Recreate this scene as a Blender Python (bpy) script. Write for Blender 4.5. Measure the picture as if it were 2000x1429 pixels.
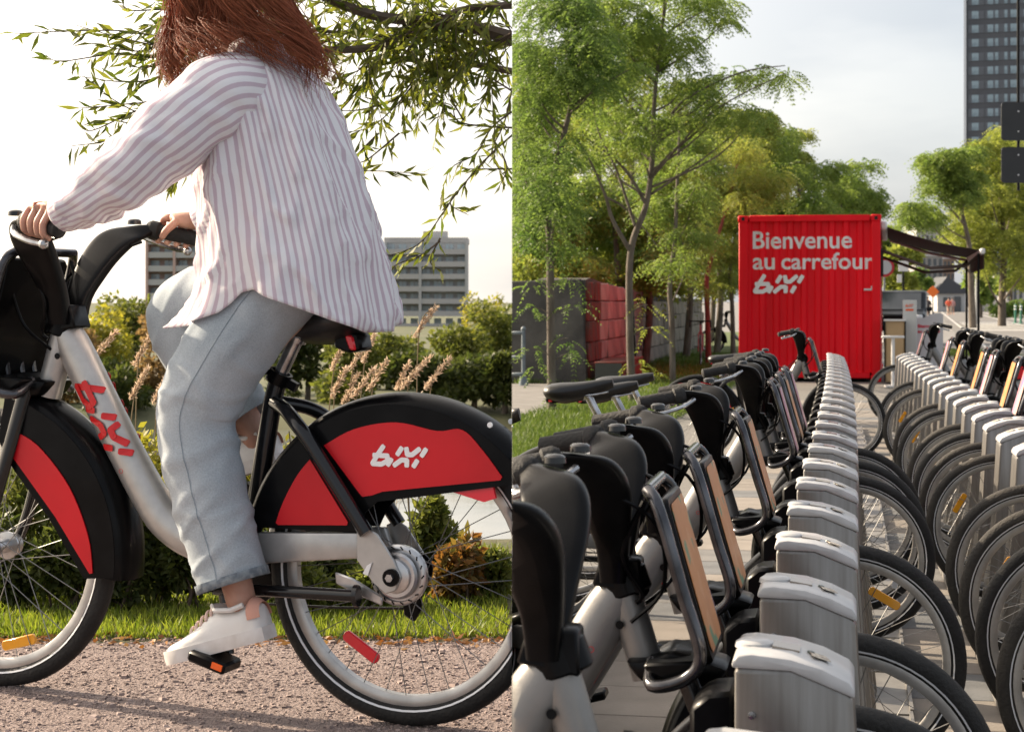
import bpy, bmesh, math, random
from mathutils import Vector, Matrix, noise as mnoise
sc = bpy.context.scene
for o in list(bpy.data.objects): bpy.data.objects.remove(o)
R = math.radians
F = 3440.0; H = 1.40; HY = 588.0; GL = 0.47      # focal length (px of 2000), eye height, horizon row, level of the left bank

# ---------------------------------------------------------------- camera
cam = bpy.data.cameras.new('camera'); camo = bpy.data.objects.new('camera', cam); sc.collection.objects.link(camo); sc.camera = camo
camo.location = (0, 0, H); camo.rotation_euler = (R(90), 0, 0)
cam.sensor_fit = 'HORIZONTAL'; cam.sensor_width = 36.0; cam.lens = 36.0*F/2000.0
cam.shift_y = -(714.5-HY)/2000.0; cam.clip_start = 0.05; cam.clip_end = 4000
cam.dof.use_dof = True; cam.dof.focus_distance = 5.0; cam.dof.aperture_fstop = 36.0*F/2000.0/1000.0/0.0056

# ---------------------------------------------------------------- world, sun, exposure
SUN = Vector((-0.80, 0.46, 0.47)).normalized()
w = bpy.data.worlds.new('World'); sc.world = w; w.use_nodes = True
nt = w.node_tree; nt.nodes.clear()
out = nt.nodes.new('ShaderNodeOutputWorld'); bg = nt.nodes.new('ShaderNodeBackground'); bg.inputs[1].default_value = 0.11
sky = nt.nodes.new('ShaderNodeTexSky'); sky.sky_type = 'NISHITA'; sky.sun_disc = False
sky.sun_elevation = math.asin(SUN.z); sky.sun_rotation = math.atan2(SUN.x, SUN.y)
sky.air_density = 1.0; sky.dust_density = 3.0; sky.ozone_density = 1.0
tc = nt.nodes.new('ShaderNodeTexCoord'); mp = nt.nodes.new('ShaderNodeMapping'); mp.inputs['Scale'].default_value = (1.6, 1.6, 6.0); mp.inputs['Location'].default_value = (3.1, 0.4, 0.7)
nz = nt.nodes.new('ShaderNodeTexNoise'); nz.inputs['Scale'].default_value = 2.6; nz.inputs['Detail'].default_value = 5; nz.inputs['Roughness'].default_value = 0.5
cr = nt.nodes.new('ShaderNodeValToRGB'); cr.color_ramp.elements[0].position = 0.40; cr.color_ramp.elements[1].position = 0.60
cr.color_ramp.elements[0].color = (1.82, 1.89, 2.02, 1); cr.color_ramp.elements[1].color = (2.36, 2.38, 2.42, 1)
mx = nt.nodes.new('ShaderNodeMix'); mx.data_type = 'RGBA'; mx.inputs[0].default_value = 0.80
nt.links.new(tc.outputs['Generated'], mp.inputs[0]); nt.links.new(mp.outputs[0], nz.inputs['Vector']); nt.links.new(nz.outputs['Fac'], cr.inputs[0])
# thin cloud lit from behind: brighter all round the sun
dp = nt.nodes.new('ShaderNodeVectorMath'); dp.operation = 'DOT_PRODUCT'; dp.inputs[1].default_value = SUN; nt.links.new(tc.outputs['Generated'], dp.inputs[0])
mr = nt.nodes.new('ShaderNodeMapRange'); mr.interpolation_type = 'SMOOTHSTEP'; mr.inputs[1].default_value = 0.22; mr.inputs[2].default_value = 0.95; mr.inputs[3].default_value = 0.0; mr.inputs[4].default_value = 1.0; nt.links.new(dp.outputs['Value'], mr.inputs[0])
wm_ = nt.nodes.new('ShaderNodeMix'); wm_.data_type = 'RGBA'; wm_.blend_type = 'MULTIPLY'; wm_.inputs[0].default_value = 1.0; gl = nt.nodes.new('ShaderNodeMix'); gl.data_type = 'RGBA'; gl.inputs[6].default_value = (1,1,1,1); gl.inputs[7].default_value = (4.2,3.6,2.9,1); nt.links.new(mr.outputs[0], gl.inputs[0]); nt.links.new(cr.outputs[0], wm_.inputs[6]); nt.links.new(gl.outputs[2], wm_.inputs[7])
nt.links.new(sky.outputs[0], mx.inputs[6]); nt.links.new(wm_.outputs[2], mx.inputs[7]); nt.links.new(mx.outputs[2], bg.inputs[0]); nt.links.new(bg.outputs[0], out.inputs[0])
sl = bpy.data.lights.new('sun', 'SUN'); sl.energy = 3.6; sl.angle = R(0.6); sl.color = (1.0, 0.83, 0.62)
so = bpy.data.objects.new('sun', sl); sc.collection.objects.link(so); so.rotation_euler = (-SUN).to_track_quat('-Z', 'Y').to_euler()
sc.view_settings.view_transform = 'Standard'; sc.view_settings.look = 'None'; sc.view_settings.gamma = 1.0
sc.view_settings.exposure = 1.56
sc.render.engine = 'CYCLES'
sc.cycles.use_denoising = True; sc.cycles.max_bounces = 6; sc.cycles.transparent_max_bounces = 8; sc.cycles.diffuse_bounces = 3; sc.cycles.glossy_bounces = 3; sc.cycles.transmission_bounces = 4
sc.cycles.caustics_reflective = False; sc.cycles.caustics_refractive = False; sc.cycles.sample_clamp_indirect = 6

# ---------------------------------------------------------------- helpers
def at(px, py, Y):
    """the point at depth Y that stands where this row and column of the 2000 px picture look"""
    return Vector(((px-1000.0)/F*Y, Y, H-(py-HY)/F*Y))
SIDE = {}          # every object: which of the two places it belongs to
CUR = ['R']
def link(o):
    sc.collection.objects.link(o); SIDE[o.name] = CUR[0]; return o

MATS = {}
def mat(name, c, rough=0.6, metal=0.0, c2=None, scale=8.0, detail=4.0, bump=0.0, bscale=None, spec=0.5, coat=0.0, trans=0.0, emit=None, alpha=None, stretch=None, lo=0.35, hi=0.65, sheen=0.0):
    if name in MATS: return MATS[name]
    m = bpy.data.materials.new(name); m.use_nodes = True; n = m.node_tree.nodes; l = m.node_tree.links
    p = n['Principled BSDF']; p.inputs['Base Color'].default_value = (*c, 1); p.inputs['Roughness'].default_value = rough; p.inputs['Metallic'].default_value = metal
    p.inputs['Specular IOR Level'].default_value = spec; p.inputs['Coat Weight'].default_value = coat
    if sheen: p.inputs['Sheen Weight'].default_value = sheen
    if alpha is not None: p.inputs['Alpha'].default_value = alpha
    if trans: p.inputs['Transmission Weight'].default_value = trans
    if c2 is not None or bump:
        t = n.new('ShaderNodeTexCoord'); mpn = n.new('ShaderNodeMapping'); l.new(t.outputs['Object'], mpn.inputs[0])
        if stretch: mpn.inputs['Scale'].default_value = stretch
    if c2 is not None:
        z = n.new('ShaderNodeTexNoise'); z.inputs['Scale'].default_value = scale; z.inputs['Detail'].default_value = detail; l.new(mpn.outputs[0], z.inputs['Vector'])
        r = n.new('ShaderNodeValToRGB'); r.color_ramp.elements[0].position = lo; r.color_ramp.elements[1].position = hi
        r.color_ramp.elements[0].color = (*c, 1); r.color_ramp.elements[1].color = (*c2, 1)
        l.new(z.outputs['Fac'], r.inputs[0]); l.new(r.outputs[0], p.inputs['Base Color'])
    if bump:
        z2 = n.new('ShaderNodeTexNoise'); z2.inputs['Scale'].default_value = bscale or scale*3; z2.inputs['Detail'].default_value = 4; l.new(mpn.outputs[0], z2.inputs['Vector'])
        b = n.new('ShaderNodeBump'); b.inputs['Strength'].default_value = bump; b.inputs['Distance'].default_value = 0.02; l.new(z2.outputs['Fac'], b.inputs['Height']); l.new(b.outputs[0], p.inputs['Normal'])
    if emit:
        p.inputs['Emission Color'].default_value = (*emit, 1); p.inputs['Emission Strength'].default_value = 1
    MATS[name] = m; return m
def leafmat(name, c, c2, trans=0.45, rough=0.5, patch=None):
    """leaves: two tones by leaf (random per island), light passes through them"""
    if name in MATS: return MATS[name]
    m = bpy.data.materials.new(name); m.use_nodes = True; n = m.node_tree.nodes; l = m.node_tree.links; n.clear()
    o = n.new('ShaderNodeOutputMaterial'); g = n.new('ShaderNodeNewGeometry'); r = n.new('ShaderNodeValToRGB')
    r.color_ramp.elements[0].color = (*c, 1); r.color_ramp.elements[1].color = (*c2, 1)
    if patch:       # whole sprays share a tone: mostly a slow noise in space, a little by leaf
        t_ = n.new('ShaderNodeTexCoord'); z = n.new('ShaderNodeTexNoise'); z.inputs['Scale'].default_value = patch; z.inputs['Detail'].default_value = 3; l.new(t_.outputs['Object'], z.inputs['Vector'])
        mm = n.new('ShaderNodeMapRange'); mm.inputs[1].default_value = .32; mm.inputs[2].default_value = .68; l.new(z.outputs['Fac'], mm.inputs[0])
        mi = n.new('ShaderNodeMix'); mi.inputs[0].default_value = .25; l.new(mm.outputs[0], mi.inputs[2]); l.new(g.outputs['Random Per Island'], mi.inputs[3]); l.new(mi.outputs[0], r.inputs[0])
    else: l.new(g.outputs['Random Per Island'], r.inputs[0])
    d = n.new('ShaderNodeBsdfPrincipled'); d.inputs['Roughness'].default_value = rough; d.inputs['Specular IOR Level'].default_value = 0.3
    t = n.new('ShaderNodeBsdfTranslucent'); h = n.new('ShaderNodeHueSaturation'); h.inputs['Value'].default_value = 1.5; h.inputs['Saturation'].default_value = 1.1
    l.new(r.outputs[0], d.inputs['Base Color']); l.new(r.outputs[0], h.inputs['Color']); l.new(h.outputs[0], t.inputs['Color'])
    x = n.new('ShaderNodeMixShader'); x.inputs[0].default_value = trans; l.new(d.outputs[0], x.inputs[1]); l.new(t.outputs[0], x.inputs[2]); l.new(x.outputs[0], o.inputs[0])
    MATS[name] = m; return m

class MB:
    """collects shapes and builds them as one mesh"""
    def __init__(s): s.v = []; s.f = []; s.uv = None
    def add(s, vs, fs):
        k = len(s.v); s.v += [tuple(v) for v in vs]; s.f += [tuple(i+k for i in f) for f in fs]; return s
    def box(s, c, size, rot=None, taper=None):
        x, y, z = [a/2 for a in size]; tx, ty = taper or (1, 1)
        vs = [Vector((sx*x*(tx if sz > 0 else 1), sy*y*(ty if sz > 0 else 1), sz*z)) for sz in (-1, 1) for sy in (-1, 1) for sx in (-1, 1)]
        if rot is not None: vs = [rot @ v for v in vs]
        return s.add([v+Vector(c) for v in vs], [(0,2,3,1),(4,5,7,6),(0,1,5,4),(2,6,7,3),(0,4,6,2),(1,3,7,5)])
    def tube(s, pts, rad, n=8, closed=False, caps=True, up=None, sq=1.0):
        """rad: one number, a list of numbers, or a list of (a, b) half axes; up fixes the direction of axis b"""
        pts = [Vector(p) for p in pts]; m = len(pts)
        rr = [rad]*m if isinstance(rad, (int, float)) else list(rad)
        rr = [(r, r) if isinstance(r, (int, float)) else r for r in rr]
        rings = []; prev = None
        for i in range(m):
            if closed: d = pts[(i+1) % m]-pts[i-1]
            else: d = pts[min(i+1, m-1)]-pts[max(i-1, 0)]
            d = d.normalized() if d.length > 1e-9 else Vector((0,0,1))
            if up is not None: b = Vector(up)
            elif prev is not None: b = prev
            else: b = Vector((0,0,1)) if abs(d.z) < 0.9 else Vector((1,0,0))
            a = b.cross(d)
            if a.length < 1e-6: a = Vector((0.3,1,0)).cross(d)
            a.normalize(); b = d.cross(a).normalized(); prev = b
            sp = lambda q: math.copysign(abs(q)**sq, q) if abs(q) > 1e-9 else 0.0
            rings.append([pts[i]+a*(sp(math.cos(2*math.pi*k/n))*rr[i][0])+b*(sp(math.sin(2*math.pi*k/n))*rr[i][1]) for k in range(n)])
        vs = [v for r in rings for v in r]; fs = []
        for i in range(m if closed else m-1):
            j = (i+1) % m
            for k in range(n): fs.append((i*n+k, i*n+(k+1) % n, j*n+(k+1) % n, j*n+k))
        if caps and not closed: fs += [tuple(range(n-1, -1, -1)), tuple((m-1)*n+k for k in range(n))]
        return s.add(vs, fs)
    def lathe(s, prof, c=(0,0,0), axis='y', n=32, closed=False, arc=None):
        """prof: list of (radius, height along axis); closed joins the last to the first"""
        c = Vector(c); vs = []; fs = []; m = len(prof); full = arc is None; a0, a1 = (0, 2*math.pi) if full else arc
        cnt = n if full else n+1
        for k in range(cnt):
            a = a0+(a1-a0)*k/n; ca, sa = math.cos(a), math.sin(a)
            for r, h in prof:
                if axis == 'y': p = (r*ca, h, r*sa)
                elif axis == 'x': p = (h, r*ca, r*sa)
                else: p = (r*ca, r*sa, h)
                vs.append(c+Vector(p))
        for k in range(n):
            k2 = (k+1) % cnt
            for i in range(m if closed else m-1):
                j = (i+1) % m; fs.append((k*m+i, k*m+j, k2*m+j, k2*m+i))
        if not full and closed: fs += [tuple(range(m)), tuple((cnt-1)*m+i for i in range(m-1, -1, -1))]
        return s.add(vs, fs)
    def prism(s, poly, t0, t1, plane='xz', M=None):
        """a flat outline (2-D) given a thickness from t0 to t1 along the third axis"""
        def P(a, b, t): return Vector({'xz': (a, t, b), 'xy': (a, b, t), 'yz': (t, a, b)}[plane])
        n = len(poly); vs = [P(a, b, t0) for a, b in poly]+[P(a, b, t1) for a, b in poly]
        if M is not None: vs = [M @ v for v in vs]
        return s.add(vs, [tuple(range(n)), tuple(range(2*n-1, n-1, -1))]+[(i, i+n, (i+1) % n+n, (i+1) % n) for i in range(n)])
    def ball(s, c, r, n=10, m=6):
        rx, ry, rz = (r, r, r) if isinstance(r, (int, float)) else r
        c = Vector(c); vs = [c+Vector((0,0,-rz))]; fs = []
        for i in range(1, m):
            a = -math.pi/2+math.pi*i/m
            for k in range(n): vs.append(c+Vector((rx*math.cos(a)*math.cos(2*math.pi*k/n), ry*math.cos(a)*math.sin(2*math.pi*k/n), rz*math.sin(a))))
        vs.append(c+Vector((0,0,rz)))
        for k in range(n):
            fs.append((0, 1+(k+1) % n, 1+k)); fs.append((len(vs)-1, 1+(m-2)*n+k, 1+(m-2)*n+(k+1) % n))
            for i in range(m-2): fs.append((1+i*n+k, 1+i*n+(k+1) % n, 1+(i+1)*n+(k+1) % n, 1+(i+1)*n+k))
        return s.add(vs, fs)
    def mesh(s, name, mt, smooth=True, angle=40, bevel=0, bseg=1, fix=True):
        me = bpy.data.meshes.new(name); me.from_pydata(s.v, [], s.f)
        if s.uv:
            ul = me.uv_layers.new(name='UVMap')
            for li, lp in enumerate(me.loops): ul.data[li].uv = s.uv[lp.vertex_index]
        if fix or bevel:
            bm = bmesh.new(); bm.from_mesh(me)
            if fix: bmesh.ops.recalc_face_normals(bm, faces=bm.faces)
            if bevel: bmesh.ops.bevel(bm, geom=[e for e in bm.edges if len(e.link_faces) == 2 and e.calc_face_angle(0) > 0.5], offset=bevel, segments=bseg, profile=0.5, affect='EDGES', clamp_overlap=True)
            bm.to_mesh(me); bm.free()
        if smooth: me.shade_smooth(); me.set_sharp_from_angle(angle=R(angle))
        if mt is not None: me.materials.append(mt)
        return me
    def build(s, name, mt, parent=None, **kw):
        me = s.mesh(name, mt, **kw); o = bpy.data.objects.new(name, me); link(o)
        if parent is not None: o.parent = parent
        return o
def bez(pts, n=6):
    """a smooth line through the points (Catmull-Rom); points may carry extra values"""
    P = [list(p) for p in pts]; P = [P[0]]+P+[P[-1]]; res = []
    for i in range(1, len(P)-2):
        a, b, c, d = P[i-1], P[i], P[i+1], P[i+2]
        for k in range(n):
            t = k/n; res.append([0.5*((2*q)+(r-p)*t+(2*p-5*q+4*r-s_)*t*t+(-p+3*q-3*r+s_)*t**3) for p, q, r, s_ in zip(a, b, c, d)])
    res.append(P[-2]); return res
def tag(o, label, cat, group=None):
    o['label'] = label; o['category'] = cat
    if group: o['group'] = group
    return o
def thing(name, label, cat, loc=(0,0,0), rz=0.0, group=None):
    o = bpy.data.objects.new(name, None); o.empty_display_size = 0.1; link(o); o.location = loc; o.rotation_euler = (0, 0, rz); return tag(o, label, cat, group)
def struct(o, kind='structure'): o['kind'] = kind; return o
def inst(name, me, parent=None, loc=(0,0,0), rot=(0,0,0), scale=None):
    o = bpy.data.objects.new(name, me); link(o); o.location = loc; o.rotation_euler = rot
    if scale is not None: o.scale = scale
    if parent is not None: o.parent = parent
    return o
def kids(o): return [c for c in bpy.data.objects if c.parent == o]
KID = {}
def copy_tree(o, parent=None, children=None):
    c = o.copy(); link(c); c.parent = parent
    for ch in children[o.name] if o.name in children else []: copy_tree(ch, c, children)
    return c
def child_map():
    cm = {}
    for o in bpy.data.objects:
        if o.parent: cm.setdefault(o.parent.name, []).append(o)
    return cm
def text_mesh(txt, size, mt, name, extrude=0.0015, spacing=1.0, bold=0.0):
    c = bpy.data.curves.new('t', 'FONT'); c.body = txt; c.size = size; c.extrude = extrude; c.space_character = spacing; c.offset = bold; c.resolution_u = 4
    o = bpy.data.objects.new('t', c); sc.collection.objects.link(o)
    bpy.context.view_layer.update(); me = bpy.data.meshes.new_from_object(o.evaluated_get(bpy.context.evaluated_depsgraph_get())); me.name = name
    bpy.data.objects.remove(o); bpy.data.curves.remove(c); me.materials.clear(); me.materials.append(mt); return me

# the wordmark's strokes, in a box about 3.05 x 1 (x right, y up), already slanted; each stroke is a line of points
def _sl(x, y): return (x+0.22*y, y)
WORD = [
    [(0.46, 0.98), (0.30, 0.60)], [(0.10, 0.52), (0.80, 0.52)],
    [(0.30, 0.60), (0.14, 0.10), (0.60, 0.10), (0.86, 0.28), (0.78, 0.52)],
    [(1.02, 0.36), (0.92, 0.08)], [(1.38, 0.94), (1.26, 0.62)],
    [(1.24, 0.08), (1.52, 0.36), (1.80, 0.36), (1.86, 0.08)],
    [(1.62, 0.94), (1.74, 0.64), (1.98, 0.64), (2.26, 0.94)],
    [(2.58, 0.94), (2.46, 0.62)], [(2.30, 0.36), (2.20, 0.08)]]
def wordmark(name, mt, width, wdt=0.072, thick=0.0015, tall=1.0, wrap=None):
    """the wordmark as thin raised strokes in its own x-y plane; width is its length"""
    k = width/2.75; mb = MB()
    for li, ln in enumerate(WORD):
        pts = [Vector(((x+.24*(y-.5))*k, y*k*tall, 0)) for x, y in ln]; hw = wdt*k*1.15; top = thick*(1+0.05*li)
        for a, b in zip(pts[:-1], pts[1:]):
            d = (b-a).normalized(); nn = Vector((-d.y, d.x, 0)); a2, b2 = a-d*hw*0.55, b+d*hw*0.55
            poly = [(p.x, p.y) for p in (a2+nn*hw*0.7, a2-nn*hw*0.7, a+d*hw*0-nn*hw, b-nn*hw, b2-nn*hw*0.7, b2+nn*hw*0.7, b+nn*hw, a+nn*hw)]
            mb.prism(poly, 0.0, top, 'xy'); top *= 1.06
    if wrap:
        a, b, c0 = wrap; mb.v = [(x, y, z+b*math.sqrt(max(.02, 1-((y-c0)/a)**2))-b) for x, y, z in mb.v]
    return mb.mesh(name, mt, smooth=False)
# ---------------------------------------------------------------- materials shared by both places
def M_silver(): return mat('silver_paint', (.43,.42,.405), .36, .55, c2=(.49,.48,.46), scale=30, coat=.3, bump=.02, bscale=300)
def M_grey(): return mat('worn_grey_paint', (.20,.195,.185), .42, .5, c2=(.25,.24,.23), scale=9, coat=.15, bump=.03, bscale=200)  # the silver paint dimmed in colour, since sunlight whitens the docked frames
def M_black(): return mat('black_plastic', (.0022,.0022,.0026), .32, c2=(.0055,.0055,.006), scale=14, bump=.03, bscale=220, spec=.09, coat=.08)
def M_gloss(): return mat('black_gloss', (.006,.006,.007), .18, coat=.35, c2=(.010,.010,.011), scale=10, spec=.3)
def M_rubber(): return mat('tyre_rubber', (.006,.006,.006), .75, c2=(.014,.0135,.013), scale=18, bump=.25, bscale=120)
def M_dusty(): return mat('dusty_tyre_rubber', (.010,.0095,.009), .8, c2=(.04,.035,.029), scale=9, bump=.3, bscale=120)
def M_rim(): return mat('rim_aluminium', (.52,.51,.49), .38, .7, c2=(.40,.39,.375), scale=20)
def M_steel(): return mat('hub_steel', (.60,.60,.60), .28, .9, c2=(.45,.45,.46), scale=25)
def M_spoke(): return mat('spoke_steel', (.20,.20,.20), .4, .6)
def M_red(): return mat('red_panel', (.64,.010,.018), .42, c2=(.52,.008,.014), scale=3.2, detail=7, coat=.1, lo=.40, hi=.62, spec=.3, bump=.03, bscale=25)
def M_redlet(): return mat('red_lettering', (.62,.012,.015), .4)
def M_white(): return mat('white_lettering', (.85,.85,.85), .45)
def M_redglow(): return mat('red_reflector', (.80,.015,.03), .2, coat=.6)
def M_amber(): return mat('amber_reflector', (.85,.36,.01), .2, coat=.6)
def M_whref(): return mat('white_reflector', (.75,.76,.78), .25, coat=.5)
def M_chrome(): return mat('worn_chrome', (.55,.55,.55), .25, .9, c2=(.30,.30,.31), scale=22)
def M_chrome2(): return mat('rack_tube', (.10,.10,.11), .22, .75, c2=(.03,.03,.035), scale=16, coat=.4)
def art_mat(name, cols, scale=6.0):
    if name in MATS: return MATS[name]
    m = bpy.data.materials.new(name); m.use_nodes = True; n = m.node_tree.nodes; l = m.node_tree.links; p = n['Principled BSDF']; p.inputs['Roughness'].default_value = .4
    t = n.new('ShaderNodeTexCoord'); v = n.new('ShaderNodeTexVoronoi'); v.inputs['Scale'].default_value = scale; r = n.new('ShaderNodeValToRGB'); r.color_ramp.interpolation = 'CONSTANT'
    e = r.color_ramp.elements; e[0].color = (*cols[0], 1); e[1].color = (*cols[1], 1); e[1].position = 1/len(cols)
    for i, c in enumerate(cols[2:]): x = e.new((i+2)/len(cols)); x.color = (*c, 1)
    s = n.new('ShaderNodeSeparateColor'); l.new(t.outputs['Object'], v.inputs['Vector']); l.new(v.outputs['Color'], s.inputs[0]); l.new(s.outputs[0], r.inputs[0]); l.new(r.outputs[0], p.inputs['Base Color'])
    MATS[name] = m; return m
def M_orange(): return art_mat('orange_advert', [(.50,.20,.06), (.52,.21,.065), (.48,.19,.06), (.50,.20,.06), (.51,.205,.06), (.49,.19,.055), (.54,.25,.10), (.10,.22,.12)], 26)
def M_purple(): return art_mat('purple_advert', [(.02,.05,.45), (.02,.04,.38), (.20,.03,.22), (.24,.05,.25), (.03,.08,.5)], 5)
def M_pink(): return art_mat('pink_advert', [(.50,.18,.22), (.45,.20,.28), (.55,.34,.30), (.25,.12,.35)], 8)

# ---------------------------------------------------------------- the bicycle
WR = 0.335
def arc_pts(cx, cz, r, a0, a1, n): return [(cx+r*math.cos(R(a0+(a1-a0)*i/n)), cz+r*math.sin(R(a0+(a1-a0)*i/n))) for i in range(n+1)]
BM = {}
def wheel(root, name, cx, rubber, single_spokes, refl, cz=WR):
    key = 'rim'
    if key not in BM:
        BM[key] = MB().lathe([(.268,-.009),(.272,-.012),(.296,-.0135),(.300,-.011),(.300,.011),(.296,.0135),(.272,.012),(.268,.009)], n=64, closed=True).mesh('rim', M_rim())
        BM['stripe'] = MB().lathe([(.2975,.0205),(.3015,.0225),(.3015,.0238),(.2975,.0222)], n=64, closed=True).lathe([(.2975,-.0205),(.3015,-.0225),(.3015,-.0238),(.2975,-.0222)], n=64, closed=True).mesh('stripe', M_whref())
        mb = MB().lathe([(.010,-.05),(.016,-.05),(.016,-.036),(.034,-.035),(.034,-.030),(.018,-.028),(.018,.028),(.034,.030),(.034,.035),(.016,.036),(.016,.05),(.010,.05)], n=20)
        BM['hub'] = mb.mesh('hub', M_steel())
        sp = []
        for side, lean in ((1,1),(1,-1),(-1,1),(-1,-1)):
            a = R(58*lean); sp.append(MB().tube([(.033*math.cos(a), side*.032, .033*math.sin(a)), (.271, side*.004, 0)], .0011, n=5, caps=False).mesh('spoke', M_spoke()))
        BM['spokes'] = sp
        allm = MB()
        for k in range(32):
            side = 1 if k % 2 else -1; lean = 1 if (k//2) % 2 else -1; a = 2*math.pi*k/32; b = a+R(58*lean)
            allm.tube([(.033*math.cos(b), side*.032, .033*math.sin(b)), (.271*math.cos(a), side*.004, .271*math.sin(a))], .0012, n=4, caps=False)
        BM['allspokes'] = allm.mesh('spokes', M_spoke())
    kt = 'tyre_'+rubber.name
    if kt not in BM:
        prof = [(.3110+.0250*math.cos(2*math.pi*i/14), .0235*math.sin(2*math.pi*i/14)) for i in range(14)]
        BM[kt] = MB().lathe(prof, n=72, closed=True).mesh('tyre', rubber)
    wl = inst(name, BM['rim'], root, (cx, 0, cz)); inst('tyre', BM[kt], wl); inst('hub', BM['hub'], wl); inst('reflective_stripe', BM['stripe'], wl)
    if single_spokes:
        for k in range(32):
            inst('spoke', BM['spokes'][(2 if k % 2 else 0)+(1 if (k//2) % 2 else 0)], wl, rot=(0, 2*math.pi*k/32, 0))
    else: struct(inst('spokes', BM['allspokes'], wl), 'stuff')
    if refl:
        rm, ang, rad = refl
        poly = [(-.05,-.006),(-.044,-.013),(.044,-.013),(.05,-.006),(.05,.006),(.044,.013),(-.044,.013),(-.05,.006)]
        Mx = Matrix.Rotation(-R(ang), 4, 'Y')
        inst('wheel_reflector', MB().prism(poly, -.005, .005, 'xz', Mx @ Matrix.Translation((0, 0, rad)) ).mesh('wheel_reflector', rm, bevel=.002), wl)
    return wl
ARMS = [((.026,-.03),(-.020,-.03),.030,.020),((.034,.03),(-.024,.03),.046,.022),((.041,.08),(-.034,.075),.078,.024),((.046,.125),(-.046,.118),.115,.025),((.043,.163),(-.058,.150),.150,.026),((.030,.190),(-.066,.168),.175,.026),((.008,.205),(-.070,.178),.196,.025),((-.025,.211),(-.074,.184),.218,.023),((-.050,.215),(-.078,.192),.236,.020),((-.062,.216),(-.082,.196),.246,.016)]
GRIP0 = Vector((-.055,.248,.205)); GRIP1 = Vector((-.180,.285,.180))
CL = Vector((.885,0,.905))                      # the clamp on top of the head tube
def make_bike(name, label, cat, group, dress):
    bx_ = Vector((dress.get('bar', 0.0), 0, 0)); hx = dress.get('hub', 1.09); sh = dress.get('saddle', .90); one = dress.get('single', False)
    sil, blk, glo = (M_silver() if one else M_grey()), M_black(), M_gloss(); skirt = dress.get('skirt', M_red()); lite = dress.get('lite', False)
    root = thing(name, label, cat, group=group)
    # frame
    line = bez([(.905,.870,.030,.030),(.874,.825,.044,.033),(.773,.655,.044,.035),(.717,.562,.044,.036),(.656,.470,.045,.037),(.615,.420,.045,.038),(.555,.382,.043,.038),(.48,.362,.040,.038),(.40,.358,.036,.038),(.345,.374,.036,.040)], 4)
    fr = MB().tube([(p[0], 0, p[1]) for p in line], [(p[2], p[3]) for p in line], n=24, up=(0,1,0)).build('frame', sil, root)
    for s in (1, -1):
        MB().prism([(.37,.340),(.37,.412),(.075,.425),(.055,.372)], s*.052-.011, s*.052+.011).build('chain_stay', sil, root, bevel=.006, bseg=2)
        MB().prism([(.085,.428),(.060,.440),(.035,.425),(-.004,.372),(-.022,.335),(-.008,.306),(.015,.298),(.045,.320),(.085,.368)], s*.074-.004, s*.074+.004).build('dropout', sil, root, bevel=.002)
    MB().tube([(.893,0,.872),(.944,0,.705)], .031, n=20).build('head_tube', sil, root)
    if not lite:
        wm = BM.setdefault('frame_word', wordmark('frame_lettering', M_redlet(), .215, .086, .0010, .84, (.0445,.0352,.032))); wm2 = BM.setdefault('frame_r', MB().lathe([(.0045,0),(.0055,0),(.0055,.0006),(.0045,.0006)], axis='z', n=16, closed=True).mesh('mark', M_redlet()))
        d = Vector((-.50,0,-.866))
        for s in (1, -1):
            right = d*s; nrm = Vector((0, s, 0)); up = nrm.cross(right)
            Mx = Matrix((( right.x, up.x, nrm.x), (right.y, up.y, nrm.y), (right.z, up.z, nrm.z))).to_4x4()
            base = (Vector((.822,0,.745)) if s > 0 else Vector((.822,0,.745))+d*.215) + Vector((0, s*.0392, 0)) - up*.032
            o = inst('frame_lettering', wm, root); o.matrix_local = Matrix.Translation(base) @ Mx
            o2 = inst('lettering_mark', wm2, root); o2.matrix_local = Matrix.Translation(base+right*.235+up*.018-nrm*.004) @ Mx
            MB().lathe([(.0001,0),(.0075,0),(.0075,.0012),(.0001,.0012)], axis='y', n=16).build('frame_plug', blk, root).location = (.895, s*.0335, .800)
    # seat tube, stays, post, saddle
    MB().tube([(.392,0,.38),(.384,0,.43),(.336,0,.70),(.318,0,.762)], [(.020,.024),(.020,.024),(.021,.022),(.020,.021)], n=14).build('seat_tube', glo, root)
    for s in (1, -1):
        pts = bez([(.322,s*.012,.700),(.275,s*.050,.688),(.235,s*.076,.662),(.190,s*.083,.612),(.058,s*.083,.428)], 4)
        MB().tube(pts, (lambda n: [.0165]*n)(len(pts)), n=10).build('seat_stay', glo, root)
    sd = Vector((-.46,0,.89))
    p0 = Vector((.322,0,.752)); p1 = p0+sd*((sh-.045-.752)/.89)
    post = MB().tube([p0, p1], .0165, n=14).build('seat_post', M_chrome(), root)
    MB().tube([p1-sd*.015, p1+sd*.018], .024, n=12).build('post_head', M_chrome(), post)
    cl = MB().lathe([(.022,-.014),(.028,-.014),(.028,.014),(.022,.014)], axis='z', n=18, closed=True).box((-.036,0,0),(.03,.016,.02)).box((.04,.018,.002),(.035,.012,.012)).build('seat_clamp', blk, root); cl.location = (.319,0,.758); cl.rotation_euler = (0, -R(27), 0)
    sx = p1.x-.035; sz = sh
    prof = [(.150,.016,.012,.026),(.110,.024,.020,.032),(.050,.036,.026,.042),(-.01,.060,.032,.050),(-.06,.084,.038,.052),(-.10,.090,.036,.046),(-.130,.072,.028,.034),(-.142,.030,.014,.014)]
    mb = MB(); ring = 16; vs = []
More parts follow.
